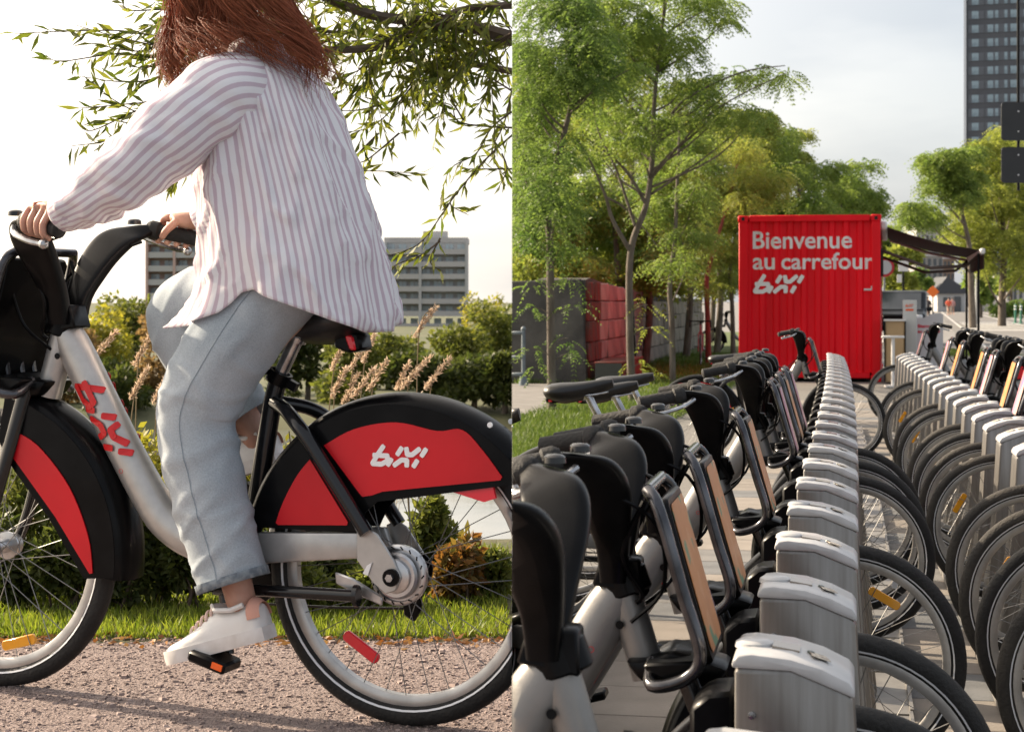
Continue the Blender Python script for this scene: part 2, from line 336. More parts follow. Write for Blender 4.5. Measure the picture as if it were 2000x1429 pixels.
    for x, hw, up_, dn in prof:
        lift = .012*max(0, (-x-.04)/.1)+.006*max(0, (x-.06)/.09)
        for k in range(ring):
            a = 2*math.pi*k/ring; c, s_ = math.cos(a), math.sin(a)
            vs.append((sx+x, hw*(abs(c)**.8)*(1 if c >= 0 else -1), sz+lift+(up_*s_ if s_ > 0 else dn*s_*(1-.45*abs(c)))-.018))
    fs = [(i*ring+k, i*ring+(k+1) % ring, (i+1)*ring+(k+1) % ring, (i+1)*ring+k) for i in range(len(prof)-1) for k in range(ring)]
    fs += [tuple(range(ring)), tuple((len(prof)-1)*ring+k for k in range(ring-1, -1, -1))]
    ta = R(dress.get('tilt', 0)); ct_, st2 = math.cos(ta), math.sin(ta); tl = lambda v: (p1.x+(v[0]-p1.x)*ct_-(v[2]-p1.z)*st2, v[1], p1.z+(v[0]-p1.x)*st2+(v[2]-p1.z)*ct_)
    vs = [tl(v) for v in vs]
    mb.add(vs, fs); sad = mb.build('saddle', mat('saddle_vinyl', (.008,.008,.009), .42, c2=(.013,.013,.013), scale=30, bump=.05, bscale=250), root, angle=60)
    for s in (1, -1): MB().tube(bez([(sx+.12,s*.010,sz-.035),(sx+.05,s*.022,sz-.048),(sx-.04,s*.022,sz-.048),(sx-.10,s*.040,sz-.030)],3), .004, n=6).build('saddle_rail', M_chrome(), sad)
    MB().prism([(sx-.075,sz-.034),(sx-.13,sz-.040),(sx-.138,sz-.078),(sx-.10,sz-.085),(sx-.065,sz-.070)], -.030, .030).build('light_housing', blk, sad, bevel=.006)
    MB().prism([(sx-.095,sz-.043),(sx-.117,sz-.046),(sx-.125,sz-.078),(sx-.108,sz-.078)], -.034, .034).build('tail_light', M_redglow(), sad, bevel=.004)
    # rear fender: crown, side skirts, coloured panels
    fp = [(.348,.060),(.372,.058),(.386,.046),(.394,.022),(.396,0),(.394,-.022),(.386,-.046),(.372,-.058),(.348,-.060),(.348,-.054),(.370,-.052),(.382,-.040),(.389,-.018),(.390,0),(.389,.018),(.382,.040),(.370,.052),(.348,.054)]
    rf = MB().lathe([(a, b) for a, b in fp], (0,0,WR), n=44, closed=True, arc=(R(12), R(196))).build('rear_fender', blk, root)
    sk = arc_pts(0, WR, .372, 14, 188, 40)+[(-.335,.30),(-.315,.46),(-.285,.545),(-.05,.508),(.045,.494),(.072,.470),(.096,.424)]
    top = [(p[0], p[1]) for p in bez([(.172,.613),(.097,.651),(-.002,.668),(-.099,.652),(-.158,.656),(-.206,.613),(-.25,.559)], 5)]
    redm = top+[(-.246,.552),(-.039,.526),(.030,.517),(.055,.508),(.078,.504),(.086,.512)]
    redf = [(p[0], p[1]) for p in bez([(.292,.437),(.280,.47),(.261,.508),(.236,.548),(.207,.581)], 4)]+[(.113,.447),(.116,.440),(.286,.433)]
    for s in (1, -1):
        kq = MB().prism(sk, s*.0585-.0015, s*.0585+.0015).build('skirt', blk, rf, smooth=False)
        MB().prism(redm, s*.062-.0015, s*.062+.0015).build('skirt_panel', skirt, rf, smooth=False)
        MB().prism(redf, s*.062-.0015, s*.062+.0015).build('skirt_panel', dress.get('skirt_front', skirt), rf, smooth=False)
        if dress.get('word', True):
            wm = BM.setdefault('skirt_word', wordmark('skirt_lettering', M_white(), .132, .098, .0012, .92))
            o = inst('skirt_lettering', wm, rf)
            rt = Vector((-1 if s > 0 else 1, 0, -.02)).normalized() if s > 0 else Vector((1,0,.02)).normalized(); nr = Vector((0,s,0)); up = nr.cross(rt)
            base = Vector((.055 if s > 0 else -.085, s*.0640, .573))
            o.matrix_local = Matrix.Translation(base) @ Matrix(((rt.x,up.x,nr.x),(rt.y,up.y,nr.y),(rt.z,up.z,nr.z))).to_4x4()
        if not lite:
            MB().lathe([(.0001,0),(.006,0),(.006,.003),(.0001,.003)], axis='y', n=12).build('skirt_rivet', M_white(), rf).location = (-.222, s*.060, .668)
            MB().prism([(-.13,.522),(-.225,.538),(-.232,.512),(-.205,.503)], s*.050-.004, s*.050+.004).build('fender_reflector', M_redglow(), rf)
    # front fender
    cf = (hx, 0, WR)
    ff = MB().lathe(fp, cf, n=36, closed=True, arc=(R(104), R(188))).build('front_fender', blk, root)
    dx = hx-1.09
    sk2 = arc_pts(hx, WR, .372, 100, 187, 24)+[(.802+dx,.283),(.90+dx,.42),(1.00+dx,.53),(1.045+dx,.60)]
    red2 = [(p[0]+dx, p[1]) for p in bez([(1.005,.625),(.930,.590),(.842,.497),(.789,.385),(.776,.298)], 5)]+[(.784+dx,.296),(.880+dx,.425),(1.000+dx,.560)]
    for s in (1, -1):
        MB().prism(sk2, s*.0585-.0015, s*.0585+.0015).build('skirt', blk, ff, smooth=False)
        MB().prism(red2, s*.062-.0015, s*.062+.0015).build('skirt_panel', dress.get('front_skirt', skirt), ff, smooth=False)
    # fork
    cr_ = MB().prism([(.905,.742),(.935,.705),(1.01+dx*.3,.700),(1.035+dx*.3,.735),(.985,.765),(.955,.745)], -.062, .062).build('fork_crown', blk, root, bevel=.012, bseg=2)
    for s in (1, -1):
        MB().tube(bez([(.968+dx*.25,s*.056,.725),(1.012+dx*.4,s*.070,.56),(1.055+dx*.75,s*.074,.42),(hx,s*.070,WR)],4), (lambda n: [(.012,.020-.007*i/n) for i in range(n)])(13), n=12, up=(1,0,.2)).build('fork_leg', glo, root)
        MB().lathe([(.0001,0),(.028,0),(.028,.012),(.016,.02),(.0001,.02)], axis='y', n=20).build('hub_cover', M_rim(), root).location = (hx, s*.060, WR)
    # wheels
    wheel(root, 'front_wheel', hx, dress.get('rubber', M_rubber()), one, dress.get('front_reflector'))
    wheel(root, 'rear_wheel', 0, dress.get('rubber', M_rubber()), one, dress.get('rear_reflector'))
    # rear hub with its brake drum
    hb = MB().lathe([(.0001,.028),(.060,.028),(.066,.032),(.067,.046),(.062,.050),(.058,.050),(.056,.044),(.052,.044),(.051,.056),(.046,.061),(.038,.061),(.036,.068),(.030,.071),(.0001,.071)], axis='y', n=36).build('brake_drum', M_steel(), root); hb.location = (0,0,WR)
    if not lite:
        for k in range(18):
            a = 2*math.pi*k/18; o = inst('cooling_slot', BM.setdefault('slot', MB().box((0,0,0),(.009,.0012,.003)).mesh('cooling_slot', blk)), hb, (.0605*math.cos(a), .0502, .0605*math.sin(a)), (0, -a+.9, 0))
        MB().prism([(.03,-.045),(.10,-.010),(.145,.002),(.142,-.024),(.075,-.050),(.03,-.066)], .058, .066).build('brake_arm', M_steel(), hb, bevel=.003)
        MB().lathe([(.005,.078),(.019,.078),(.019,.086),(.005,.086)], axis='y', n=20, closed=True).build('axle_ring', blk, hb)
        MB().lathe([(.0001,.079),(.009,.079),(.009,.094),(.0001,.094)], axis='y', n=6).build('axle_nut', M_chrome(), hb)
        MB().prism([(.024,.075),(.036,.068),(.046,.050),(.034,.046)], .079, .0815).build('dropout_sticker', M_white(), hb, smooth=False).location = (.022,0,-.045)
        MB().lathe([(.0001,-.052),(.040,-.052),(.040,-.047),(.0001,-.047)], axis='y', n=24).build('sprocket', blk, hb)
        MB().prism([(-.015,-.05),(.035,-.05),(.030,-.105),(.004,-.118),(-.012,-.09)], -.056, -.044).build('chain_tensioner', blk, hb, bevel=.004)
    # drive
    bb = Vector((.42,0,.31)); ca = R(dress.get('crank', -100)); cv = Vector((math.cos(ca), 0, math.sin(ca)))
    MB().lathe([(.0001,-.060),(.062,-.060),(.080,-.056),(.080,-.050),(.0001,-.046)], axis='y', n=30).build('chain_ring', blk, root).location = bb
    MB().tube([(.42,-.053,.232),(.20,-.053,.236),(.02,-.052,.246),(-.02,-.052,.30),(-.035,-.052,.335),(0,-.052,.373),(.42,-.053,.388),(.475,-.053,.365),(.498,-.053,.31),(.475,-.053,.255)], .0032, n=6, closed=True).build('chain', mat('chain_steel', (.05,.045,.04), .45, .7), root)
    for s in (1, -1):
        v = cv*s; p = bb+v*.168+Vector((0, s*.098, 0))
        cr2 = MB().tube([bb+Vector((0,s*.075,0)), bb+v*.08+Vector((0,s*.086,0)), p], [(.012,.015),(.010,.013),(.010,.012)], n=10).build('crank', glo, root)
        tilt = Matrix.Rotation(R(-dress.get('pedal_tilt', 15) if s > 0 else -20), 3, 'Y')
        pc = p+Vector((0, s*.062, 0))
        pd = MB().box((0,0,0),(.096,.078,.026), tilt).build('pedal', blk, cr2, bevel=.006); pd.location = pc
        MB().box(tilt @ Vector((-.030,s*.0395,.002)),(.026,.004,.013), tilt).build('pedal_reflector', M_amber() if not one else mat('orange_reflector', (.85,.12,.01), .25, coat=.5), cr2).location = pc
    MB().tube([(.435,.085,.285),(.30,.088,.290),(.075,.094,.293)], .0135, n=12).tube([(.082,.094,.293),(.072,.094,.293)], [(.017,.024),(.017,.024)], n=12).build('kickstand', glo, root)
    # handlebar
    col = MB().tube([(.908,0,.850),(.893,0,.893)], [(.037,.045),(.036,.044)], n=18).prism([(.845,.868),(.935,.852),(.93,.915),(.862,.922)], -.034, .034).build('stem_housing', blk, root, bevel=.004)
    for s in (1, -1):
        secs = bez([(f0, f1, b0, b1, yy, th) for (f0, f1), (b0, b1), yy, th in ARMS], 3); rings = []
        for f0, f1, b0, b1, yy, th in secs:
            c = Vector((CL.x+bx_.x+(f0+b0)/2, s*yy, CL.z+(f1+b1)/2)); hf = Vector(((f0-b0)/2, 0, (f1-b1)/2)); sp = lambda q: math.copysign(abs(q)**.5, q) if abs(q) > 1e-9 else 0.0
            rings.append([c+hf*sp(math.cos(2*math.pi*k/20))+Vector((0, s*th*sp(math.sin(2*math.pi*k/20)), 0)) for k in range(20)])
        mb = MB(); mb.v = [tuple(v) for r_ in rings for v in r_]; m = len(rings); mb.f = [(i*20+k, i*20+(k+1) % 20, (i+1)*20+(k+1) % 20, (i+1)*20+k) for i in range(m-1) for k in range(20)]+[tuple(range(19,-1,-1)), tuple((m-1)*20+k for k in range(20))]
        arm = mb.build('handlebar_arm', blk, root, angle=50)
        g0 = CL+bx_+Vector((GRIP0.x, s*GRIP0.y, GRIP0.z)); g1 = CL+bx_+Vector((GRIP1.x, s*GRIP1.y, GRIP1.z)); gd = (g1-g0).normalized()
        gp = [g0+gd*t for t in (0,.01,.012,.03,.034,.06,.10,.13,.134)]
        MB().tube(gp, [.018,.024,.0245,.0235,.018,.0185,.0185,.019,.013], n=14).build('grip', M_rubber(), arm)
        lv = bez([g0+Vector((.025,s*.0,-.014)), g0+Vector((.0,s*.030,-.030)), g0+Vector((-.045,s*.044,-.046)), g0+Vector((-.085,s*.046,-.054))], 4)
        MB().tube(lv, [(.008,.007)]*(len(lv)-1)+[.010], n=8).ball(g0+Vector((-.088,s*.046,-.055)), .0115, 8, 6).build('brake_lever', M_chrome(), arm)
        MB().lathe([(.0001,.014),(.012,.013),(.017,.009),(.018,0),(.0001,0)], axis='z', n=16).build('bell' if s < 0 else 'gear_dial', glo, arm).location = g0+Vector((.03,-s*.012,.012))
    if dress.get('no_rack'): return root
    # front rack with its panel, tray tubes and elastic cords
    rx = .965+dress.get('rack', 0); tb = M_chrome2()
    rk = MB()
    top_, bot = Vector((rx,0,1.035)), Vector((rx+.085,0,.735))
    for s in (1, -1):
        rk.tube(bez([(top_.x-.012,s*.110,top_.z+.012),(top_.x+.01,s*.135,top_.z-.02),(rx+.05,s*.140,.88),(bot.x-.005,s*.140,.775),(bot.x-.03,s*.130,.730),(bot.x-.09,s*.110,.712),(.955,s*.050,.742)],5), .0115, n=10)
    rack = rk.build('front_rack', tb, root)
    MB().tube([(top_.x-.012,-.115,top_.z+.012),(top_.x-.012,.115,top_.z+.012)], .011, n=10).build('rack_bar', tb, rack)
    for yy in (-.075,-.028,.028,.075): MB().tube(bez([(bot.x-.004,yy,.790),(bot.x-.014,yy,.745),(bot.x-.05,yy,.716),(.965,yy*.6,.745)],4), .007, n=8).build('tray_tube', tb, rack)
    ang = math.atan2(top_.x-bot.x, top_.z-bot.z); Mx = Matrix.Translation((top_+bot)/2+Vector((.012,0,.01))) @ Matrix.Rotation(ang, 4, 'Y')
    pn = [(-.118,-.135),(-.105,-.148),(.105,-.148),(.118,-.135),(.118,.130),(.105,.143),(-.105,.143),(-.118,.130)]
    MB().prism(pn, -.012, .006, 'yz', Mx).build('rack_panel', blk, rack, bevel=.004)
    MB().prism([(a*.86, b*.90) for a, b in pn], .0075, .0085, 'yz', Mx).build('rack_advert', dress.get('advert', M_orange()), rack, smooth=False)
    MB().prism([(bot.x-.012,.742),(bot.x-.045,.708),(.985,.716),(.945,.738),(.945,.748),(bot.x-.012,.756)], -.105, .105).build('tray_floor', blk, rack, bevel=.006)  # solid black plate added to darken the pale gap under the open tray
    for s in (1, -1):
        MB().tube(bez([(top_.x-.02,s*.09,top_.z-.01),(top_.x-.06,s*.07,.93),(.935,s*.04,.86),(.925,s*.03,.84)],4), .005, n=6).build('elastic_cord', blk, rack)
    cb = MB()
    cb.tube(bez([(CL.x-.09,.17,CL.z+.17),(CL.x+.09,.10,CL.z+.12),(CL.x+.10,.05,CL.z-.02),(CL.x+.03,.03,CL.z-.09)],6), .0038, n=6).build('brake_cable', blk, root)
    MB().tube(bez([(CL.x-.09,-.17,CL.z+.17),(CL.x+.07,-.12,CL.z+.10),(CL.x+.09,-.05,CL.z-.03),(CL.x+.03,-.03,CL.z-.10)],6), .0038, n=6).build('brake_cable', blk, root)
    if dress.get('loop'):
        MB().tube(bez([(.875,-.03,.885),(.80,-.05,.83),(.745,-.05,.775),(.74,-.03,.76),(.79,-.02,.80),(.868,-.02,.868)],6), .004, n=6).build('brake_cable', blk, root)
    return root
# ================================================================ LEFT PLACE: the rider on the gravel path
CUR[0] = 'L'
TH = R(21.5); BO = Vector((-.2306, 3.87, GL)); RZ = math.pi-TH
bike = make_bike('city_bicycle', 'silver and red share bicycle being ridden along the gravel path', 'bicycle', None,
    dict(single=True, hub=1.09, saddle=.90, crank=-100, pedal_tilt=16, front_reflector=(M_amber(), 165, .235), rear_reflector=(M_redglow(), 213, .205)))
bike.location = BO; bike.rotation_euler = (0, 0, RZ)

def loft(name, rings, mt, parent, uvs=None, cap0=False, cap1=False, angle=180, closed=True):
    n = len(rings[0]); mb = MB(); mb.v = [tuple(v) for r in rings for v in r]; mb.f = []
    for i in range(len(rings)-1):
        for k in range(n if closed else n-1): mb.f.append((i*n+k, i*n+(k+1) % n, (i+1)*n+(k+1) % n, (i+1)*n+k))
    if cap0: mb.f.append(tuple(range(n-1, -1, -1)))
    if cap1: mb.f.append(tuple((len(rings)-1)*n+k for k in range(n)))
    if uvs: mb.uv = uvs
    return mb, mb.build(name, mt, parent, angle=angle, fix=False) if parent is not None else None
def stripe_mat():
    m = bpy.data.materials.new('striped_cotton'); m.use_nodes = True; n = m.node_tree.nodes; l = m.node_tree.links; n.clear()
    o = n.new('ShaderNodeOutputMaterial'); a = n.new('ShaderNodeAttribute'); a.attribute_name = 'UVMap'; s = n.new('ShaderNodeSeparateXYZ'); l.new(a.outputs['Vector'], s.inputs[0])
    fr = n.new('ShaderNodeMath'); fr.operation = 'FRACT'; l.new(s.outputs[0], fr.inputs[0])
    r = n.new('ShaderNodeValToRGB'); e = r.color_ramp.elements; e[0].position = 0.0; e[0].color = (.86,.85,.87,1); e[1].position = .54; e[1].color = (.86,.85,.87,1)
    x = e.new(.58); x.color = (.64,.53,.60,1); x = e.new(.95); x.color = (.64,.53,.60,1); x = e.new(.99); x.color = (.86,.85,.87,1)
    l.new(fr.outputs[0], r.inputs[0])
    d = n.new('ShaderNodeBsdfDiffuse'); t = n.new('ShaderNodeBsdfTranslucent'); mix = n.new('ShaderNodeMixShader'); mix.inputs[0].default_value = .22
    z = n.new('ShaderNodeTexNoise'); z.inputs['Scale'].default_value = 14; z.inputs['Detail'].default_value = 5; tcn = n.new('ShaderNodeTexCoord'); l.new(tcn.outputs['Object'], z.inputs['Vector'])
    b = n.new('ShaderNodeBump'); b.inputs['Strength'].default_value = .25; b.inputs['Distance'].default_value = .02; l.new(z.outputs['Fac'], b.inputs['Height'])
    for q in (d, t): l.new(r.outputs[0], q.inputs['Color']); l.new(b.outputs[0], q.inputs['Normal'])
    l.new(d.outputs[0], mix.inputs[1]); l.new(t.outputs[0], mix.inputs[2]); l.new(mix.outputs[0], o.inputs[0]); return m
M_shirt = stripe_mat()
def denim():
    m = mat('pale_denim', (.30,.35,.39), .85, c2=(.44,.48,.51), scale=5, bump=.12, bscale=400, lo=.3, hi=.7); n = m.node_tree.nodes; l = m.node_tree.links; p = n['Principled BSDF']
    src = p.inputs['Base Color'].links[0].from_socket; t = n.new('ShaderNodeTexCoord'); z = n.new('ShaderNodeTexNoise'); z.inputs['Scale'].default_value = 330; z.inputs['Detail'].default_value = 2; l.new(t.outputs['Object'], z.inputs['Vector'])
    mr = n.new('ShaderNodeMapRange'); mr.inputs[1].default_value = .3; mr.inputs[2].default_value = .7; mr.inputs[3].default_value = .86; mr.inputs[4].default_value = 1.12; l.new(z.outputs['Fac'], mr.inputs[0])
    x = n.new('ShaderNodeMix'); x.data_type = 'RGBA'; x.blend_type = 'MULTIPLY'; x.inputs[0].default_value = 1; l.new(src, x.inputs[6]); l.new(mr.outputs[0], x.inputs[7]); l.new(x.outputs[2], p.inputs['Base Color']); return m
M_skin = mat('skin', (.50,.29,.21), .5, c2=(.43,.22,.155), scale=26, bump=.08, bscale=120); M_skin.node_tree.nodes['Principled BSDF'].inputs['Subsurface Weight'].default_value = .08
M_denim = denim()
M_shoe = mat('white_leather', (.74,.73,.71), .5, c2=(.68,.66,.63), scale=12, bump=.04, bscale=60)
M_sole = mat('white_rubber', (.70,.68,.66), .6, c2=(.58,.55,.52), scale=25)
M_lace = mat('peach_lace', (.70,.52,.45), .8); M_coral = mat('coral_leather', (.60,.31,.23), .6)
rider = thing('person', 'cyclist with long auburn hair in a striped shirt, pale jeans and white trainers', 'person', BO, RZ)

# body: one skinned figure with arms, legs, head and hands
sk_v = []; sk_e = []; sk_r = []
def J(p, r, prev=None):
    sk_v.append(tuple(p)); sk_r.append(r); i = len(sk_v)-1
    if prev is not None: sk_e.append((prev, i))
    return i
pel = J((.245,0,.975), .10); sp1 = J((.27,0,1.10), .10, pel); ch = J((.325,0,1.27), .115, sp1); nb = J((.385,0,1.44), .06, ch); nk = J((.415,0,1.52), .048, nb)
hd = J((.455,0,1.60), .070, nk); hd2 = J((.475,0,1.69), .085, hd); J((.475,0,1.765), .070, hd2); J((.545,0,1.655), .022, hd2)
WRIST = {}
for s in (1, -1):
    sh_ = J((.365,s*.16,1.40), .060, ch); el = J((.53,s*.27,1.225), .040, sh_); gmid = CL+Vector(((GRIP0.x+GRIP1.x)/2-.01, s*(GRIP0.y+GRIP1.y)/2, (GRIP0.z+GRIP1.z)/2))
    gax = Vector((GRIP1.x-GRIP0.x, s*(GRIP1.y-GRIP0.y), GRIP1.z-GRIP0.z)).normalized()
    e1 = Vector((0, s, 0)); e1 = (e1-gax*e1.dot(gax)).normalized(); e2 = gax.cross(e1); e2 = e2 if e2.z > 0 else -e2
    wr = J(gmid+gax*.062+e2*.042+e1*.004, .026, el); WRIST[s] = gmid+gax*.075+e2*.05
    pm = J(gmid+gax*.012+e2*.040+e1*.006, .024, wr)
    for q, (off, ln) in enumerate(((-.036,.95),(-.012,1.05),(.012,1.0),(.034,.85))):
        c = gmid+gax*(off-.008); rr = .0285
        k0 = J(c+e1*rr*math.cos(R(62))+e2*(rr*math.sin(R(62))+.008), .0098, pm); last = k0
        for ang in (10, -45, -105):
            a = R(ang*ln); last = J(c+e1*rr*math.cos(a)+e2*rr*math.sin(a), .0088 if ang > -100 else .0076, last)
    th = J(gmid+gax*.0-e1*.022+e2*.030, .0115, pm); th2 = J(gmid-gax*.018-e1*.033+e2*.006, .0100, th); J(gmid-gax*.030-e1*.022-e2*.018, .0084, th2)
    hp = J((.255,s*.085,.955), .085, pel)
    kn = J((.465,.12,.665) if s > 0 else (.665,-.12,.905), .052, hp)
    if s > 0: ak = J((.345,.130,.285), .036, kn); J((.330,.132,.235), .034, ak)
    else: ak = J((.452,-.13,.615), .036, kn); J((.440,-.132,.570), .034, ak)
me = bpy.data.meshes.new('body'); me.from_pydata(sk_v, sk_e, []); body = bpy.data.objects.new('body', me); link(body); body.parent = rider
md = body.modifiers.new('skin', 'SKIN'); md.use_smooth_shade = True
lay = me.skin_vertices[0] if me.skin_vertices else None
if lay is None:
    bpy.context.view_layer.objects.active = body; body.select_set(True); bpy.ops.mesh.customdata_skin_add(); lay = me.skin_vertices[0]
for i, r in enumerate(sk_r): lay.data[i].radius = (r, r); lay.data[i].use_root = (i == 0)
ss = body.modifiers.new('sub', 'SUBSURF'); ss.levels = 2; ss.render_levels = 2
me.materials.append(M_skin)

# jeans: hips and two wide legs
def ringpath(pts, n, fold=0.0, seed=0, up=(0,1,0)):
    """rings along a smooth path of (x, y, z, in-plane radius, side radius), with cloth folds"""
    P = bez(pts, 12); rings = []; m = len(P)
    for i, p in enumerate(P):
        a = Vector(P[min(i+1, m-1)][:3])-Vector(P[max(i-1, 0)][:3]); a.normalize(); side = Vector(up); side = (side-a*side.dot(a)).normalized(); fw = side.cross(a)
        ring = []
        for k in range(n):
            t = 2*math.pi*k/n; d = fw*(math.cos(t)*p[3])+side*(math.sin(t)*p[4]); c = Vector(p[:3])+d
            q = Vector((c.x*9+seed, c.y*9, c.z*9)); f = mnoise.noise(q*.6)*.5
            n1 = mnoise.noise(Vector((c.x*5+seed, c.y*4, c.z*9+c.x*7))); n2 = mnoise.noise(Vector((c.x*7-c.z*4, c.y*6+seed, c.z*13)))
            f += .55*(1-min(1, abs(n1)*5))+.40*(1-min(1, abs(n2)*6))-.25
            ring.append(c+d.normalized()*f*fold)
        rings.append(ring)
    return rings
jm = MB()
legL = [(.195,.055,1.05,.11,.11),(.245,.075,1.000,.108,.112),(.318,.100,.920,.104,.102),(.388,.115,.815,.100,.096),(.442,.122,.722,.094,.090),(.458,.124,.655,.090,.086),(.438,.126,.560,.086,.084),(.410,.128,.46,.083,.081),(.380,.130,.375,.080,.079),(.357,.131,.308,.078,.078)]
legR = [(.195,-.055,1.05,.11,.11),(.255,-.08,1.0,.105,.110),(.36,-.10,.945,.108,.100),(.48,-.115,.930,.100,.095),(.585,-.12,.925,.092,.090),(.648,-.122,.900,.086,.086),(.640,-.124,.845,.083,.084),(.585,-.126,.760,.080,.080),(.515,-.128,.690,.076,.076),(.475,-.13,.645,.074,.074)]
for lg, sd_ in ((legL, 3), (legR, 11)):
    rg = ringpath(lg, 64, .010, sd_); n = 64; inner = [[v+(Vector(lg[-1][:3])-v)*.12+Vector((0,0,.012)) for v in rg[-1]]]
    base = len(jm.v); rr = rg+inner
    jm.v += [tuple(v) for r in rr for v in r]
    for i in range(len(rr)-1):
        for k in range(n): jm.f.append((base+i*n+k, base+i*n+(k+1) % n, base+(i+1)*n+(k+1) % n, base+(i+1)*n+k))
    jm.f.append(tuple(base+k for k in range(n-1, -1, -1)))
jeans = jm.build('jeans', M_denim, rider, angle=180)
hem = MB()
for lg in (legL, legR):
    rg = ringpath(lg, 64, .010, 3 if lg is legL else 11)
    for off in (1, 2):
        mid = [a+(a-Vector(lg[-1][:3])).normalized()*.0025 for a in rg[-1-off*0]]
d_ = (Vector(legL[-1][:3])-Vector(legL[-2][:3])).normalized(); r0 = ringpath(legL, 64, .010, 3)
e0 = [v+(v-Vector(legL[-1][:3])).normalized()*.0035 for v in r0[-1]]; e1_ = [v-d_*.020+(v-Vector(legL[-1][:3])).normalized()*.0035 for v in r0[-1]]
loft('jeans_hem', [e1_, e0, [v*.0+Vector(legL[-1][:3])+(v-Vector(legL[-1][:3]))*.93 for v in e0]], mat('frayed_denim', (.36,.42,.46), .9, c2=(.16,.20,.24), scale=60, bump=.5, bscale=500), jeans)
sm = MB(); rg = r0
for k0 in (20,):
    sm.tube([r[15]+(r[15]-sum(r, Vector())/len(r)).normalized()*.001 for r in rg[15:]], .0008, n=5)
sm.build('jeans_seam', mat('seam_denim', (.24,.29,.33), .9), jeans)

# shirt: torso and two sleeves
NC, NRW = 120, 64
tor = bez([(.398,1.475,.058,.072),(.382,1.455,.085,.115),(.360,1.420,.118,.168),(.342,1.360,.138,.190),(.325,1.27,.158,.195),(.305,1.17,.178,.200),(.285,1.07,.190,.208),(.268,.985,.200,.215),(.250,.900,.215,.222)], 9)
def hem_z(t):
    pts = [(0,.872),(25,.868),(55,.878),(72,.905),(84,.948),(90,.955),(97,.938),(112,.918),(140,.885),(165,.862),(180,.862)]
    d = math.degrees(t) % 360; d = 360-d if d > 180 else d
    for (a, za), (b, zb) in zip(pts[:-1], pts[1:]):
        if a <= d <= b: return za+(zb-za)*(d-a)/(b-a)
    return .87
rings = []; uvs = []
for i in range(NRW+1):
    v = i/NRW; ring = []
    for k in range(NC):
        t = 2*math.pi*k/NC; hz = hem_z(t); ztop = 1.475; z = ztop+(hz-ztop)*v
        j = 0
        while j < len(tor)-2 and tor[j+1][1] > z: j += 1
        A, B = tor[j], tor[j+1]; f = max(0, min(1, (A[1]-z)/max(1e-6, A[1]-B[1]))) if z >= tor[-1][1] else 1+(tor[-1][1]-z)/.09*.25
        cx, a, b = [A[q]+(B[q]-A[q])*min(f,1) for q in (0, 2, 3)]; ext = max(0, f-1); a += ext*.05; b += ext*.03
        c, s_ = math.cos(t), math.sin(t); ct = abs(c)**.85*(1 if c >= 0 else -1); st = abs(s_)**.85*(1 if s_ >= 0 else -1)
        flare = max(0, (1.02-z)/.15); back = max(0, -c)
        p = Vector((cx+a*ct*(1+.10*flare*max(0,c)), b*st, z+.055*max(0,1-abs(v-.0)*6)*(-c)*.6))
        p.x += .030*flare*back+.075*flare*flare*max(0,c)**.7*(1 if s_ > -.3 else .4)
        w1 = mnoise.noise(Vector((t*3.2, z*3.5, 1.7)))*.014+mnoise.noise(Vector((t*7, z*7+t*2, 5.1)))*.006
        w1 += .010*(1-min(1, abs(mnoise.noise(Vector((t*2.2+z*5, z*6-t, 8.8))))*5))+.003*(1-min(1, abs(mnoise.noise(Vector((t*3.5-z*7, z*9+t, 2.8))))*6))-.004
        w1 += .007*math.sin(t*9+z*4)*min(1, flare+.15)
        if v < .05: w1 *= v/.05
        p += Vector((ct, st, 0)).normalized()*w1
        ring.append(p); uvs.append((k/NC*66.0, v))
    rings.append(ring)
# close the seam in the stripes by repeating the first column
n2 = NC+1; rr = [r+[r[0].copy()] for r in rings]; uv2 = []
for i in range(NRW+1): uv2 += [(k/NC*66.0, i/NRW) for k in range(n2)]
_, shirt = loft('shirt', rr, M_shirt, rider, uv2, closed=False)
so_ = shirt.modifiers.new('thickness', 'SOLIDIFY'); so_.thickness = .002
def sleeve(s, pts, cols=24):
    P = bez(pts, 10); rings = []; uv = []; n = 41; m = len(P)
    for i, p in enumerate(P):
        a = (Vector(P[min(i+1, m-1)][:3])-Vector(P[max(i-1, 0)][:3])).normalized(); side = Vector((0,1,0)); side = (side-a*side.dot(a)).normalized(); fw = side.cross(a); ring = []
        for k in range(n):
            t = 2*math.pi*(k % (n-1))/(n-1); d = fw*math.cos(t)+side*math.sin(t); v = i/(m-1)
            f = mnoise.noise(Vector((v*9+s*3, math.cos(t)*1.2, math.sin(t)*1.2)))*.015+mnoise.noise(Vector((v*22+math.cos(t)*2, math.cos(t)*1.5+4, math.sin(t)*1.5)))*.007
            if v > .93: f *= .2
            ring.append(Vector(p[:3])+d*(p[3]+f*min(1, v*5))); uv.append((k/(n-1)*cols, v))
        rings.append(ring)
    _, o = loft('sleeve', rings, M_shirt, shirt, uv, closed=False); q = o.modifiers.new('thickness', 'SOLIDIFY'); q.thickness = .002
    # cuff
    c = Vector(P[-1][:3]); a = (Vector(P[-1][:3])-Vector(P[-4][:3])).normalized(); side = Vector((0,1,0)); side = (side-a*side.dot(a)).normalized(); fw = side.cross(a); rings = []; uv = []
    for i, (dz, r) in enumerate(((-.058,.041),(-.055,.0455),(0,.0425),(.004,.0405),(.002,.037))):
        rings.append([c+a*dz+fw*(math.cos(2*math.pi*k/24)*r)+side*(math.sin(2*math.pi*k/24)*r) for k in range(25)]); uv += [(k/24*11, i) for k in range(25)]
    loft('cuff', rings, M_shirt, shirt, uv, closed=False)
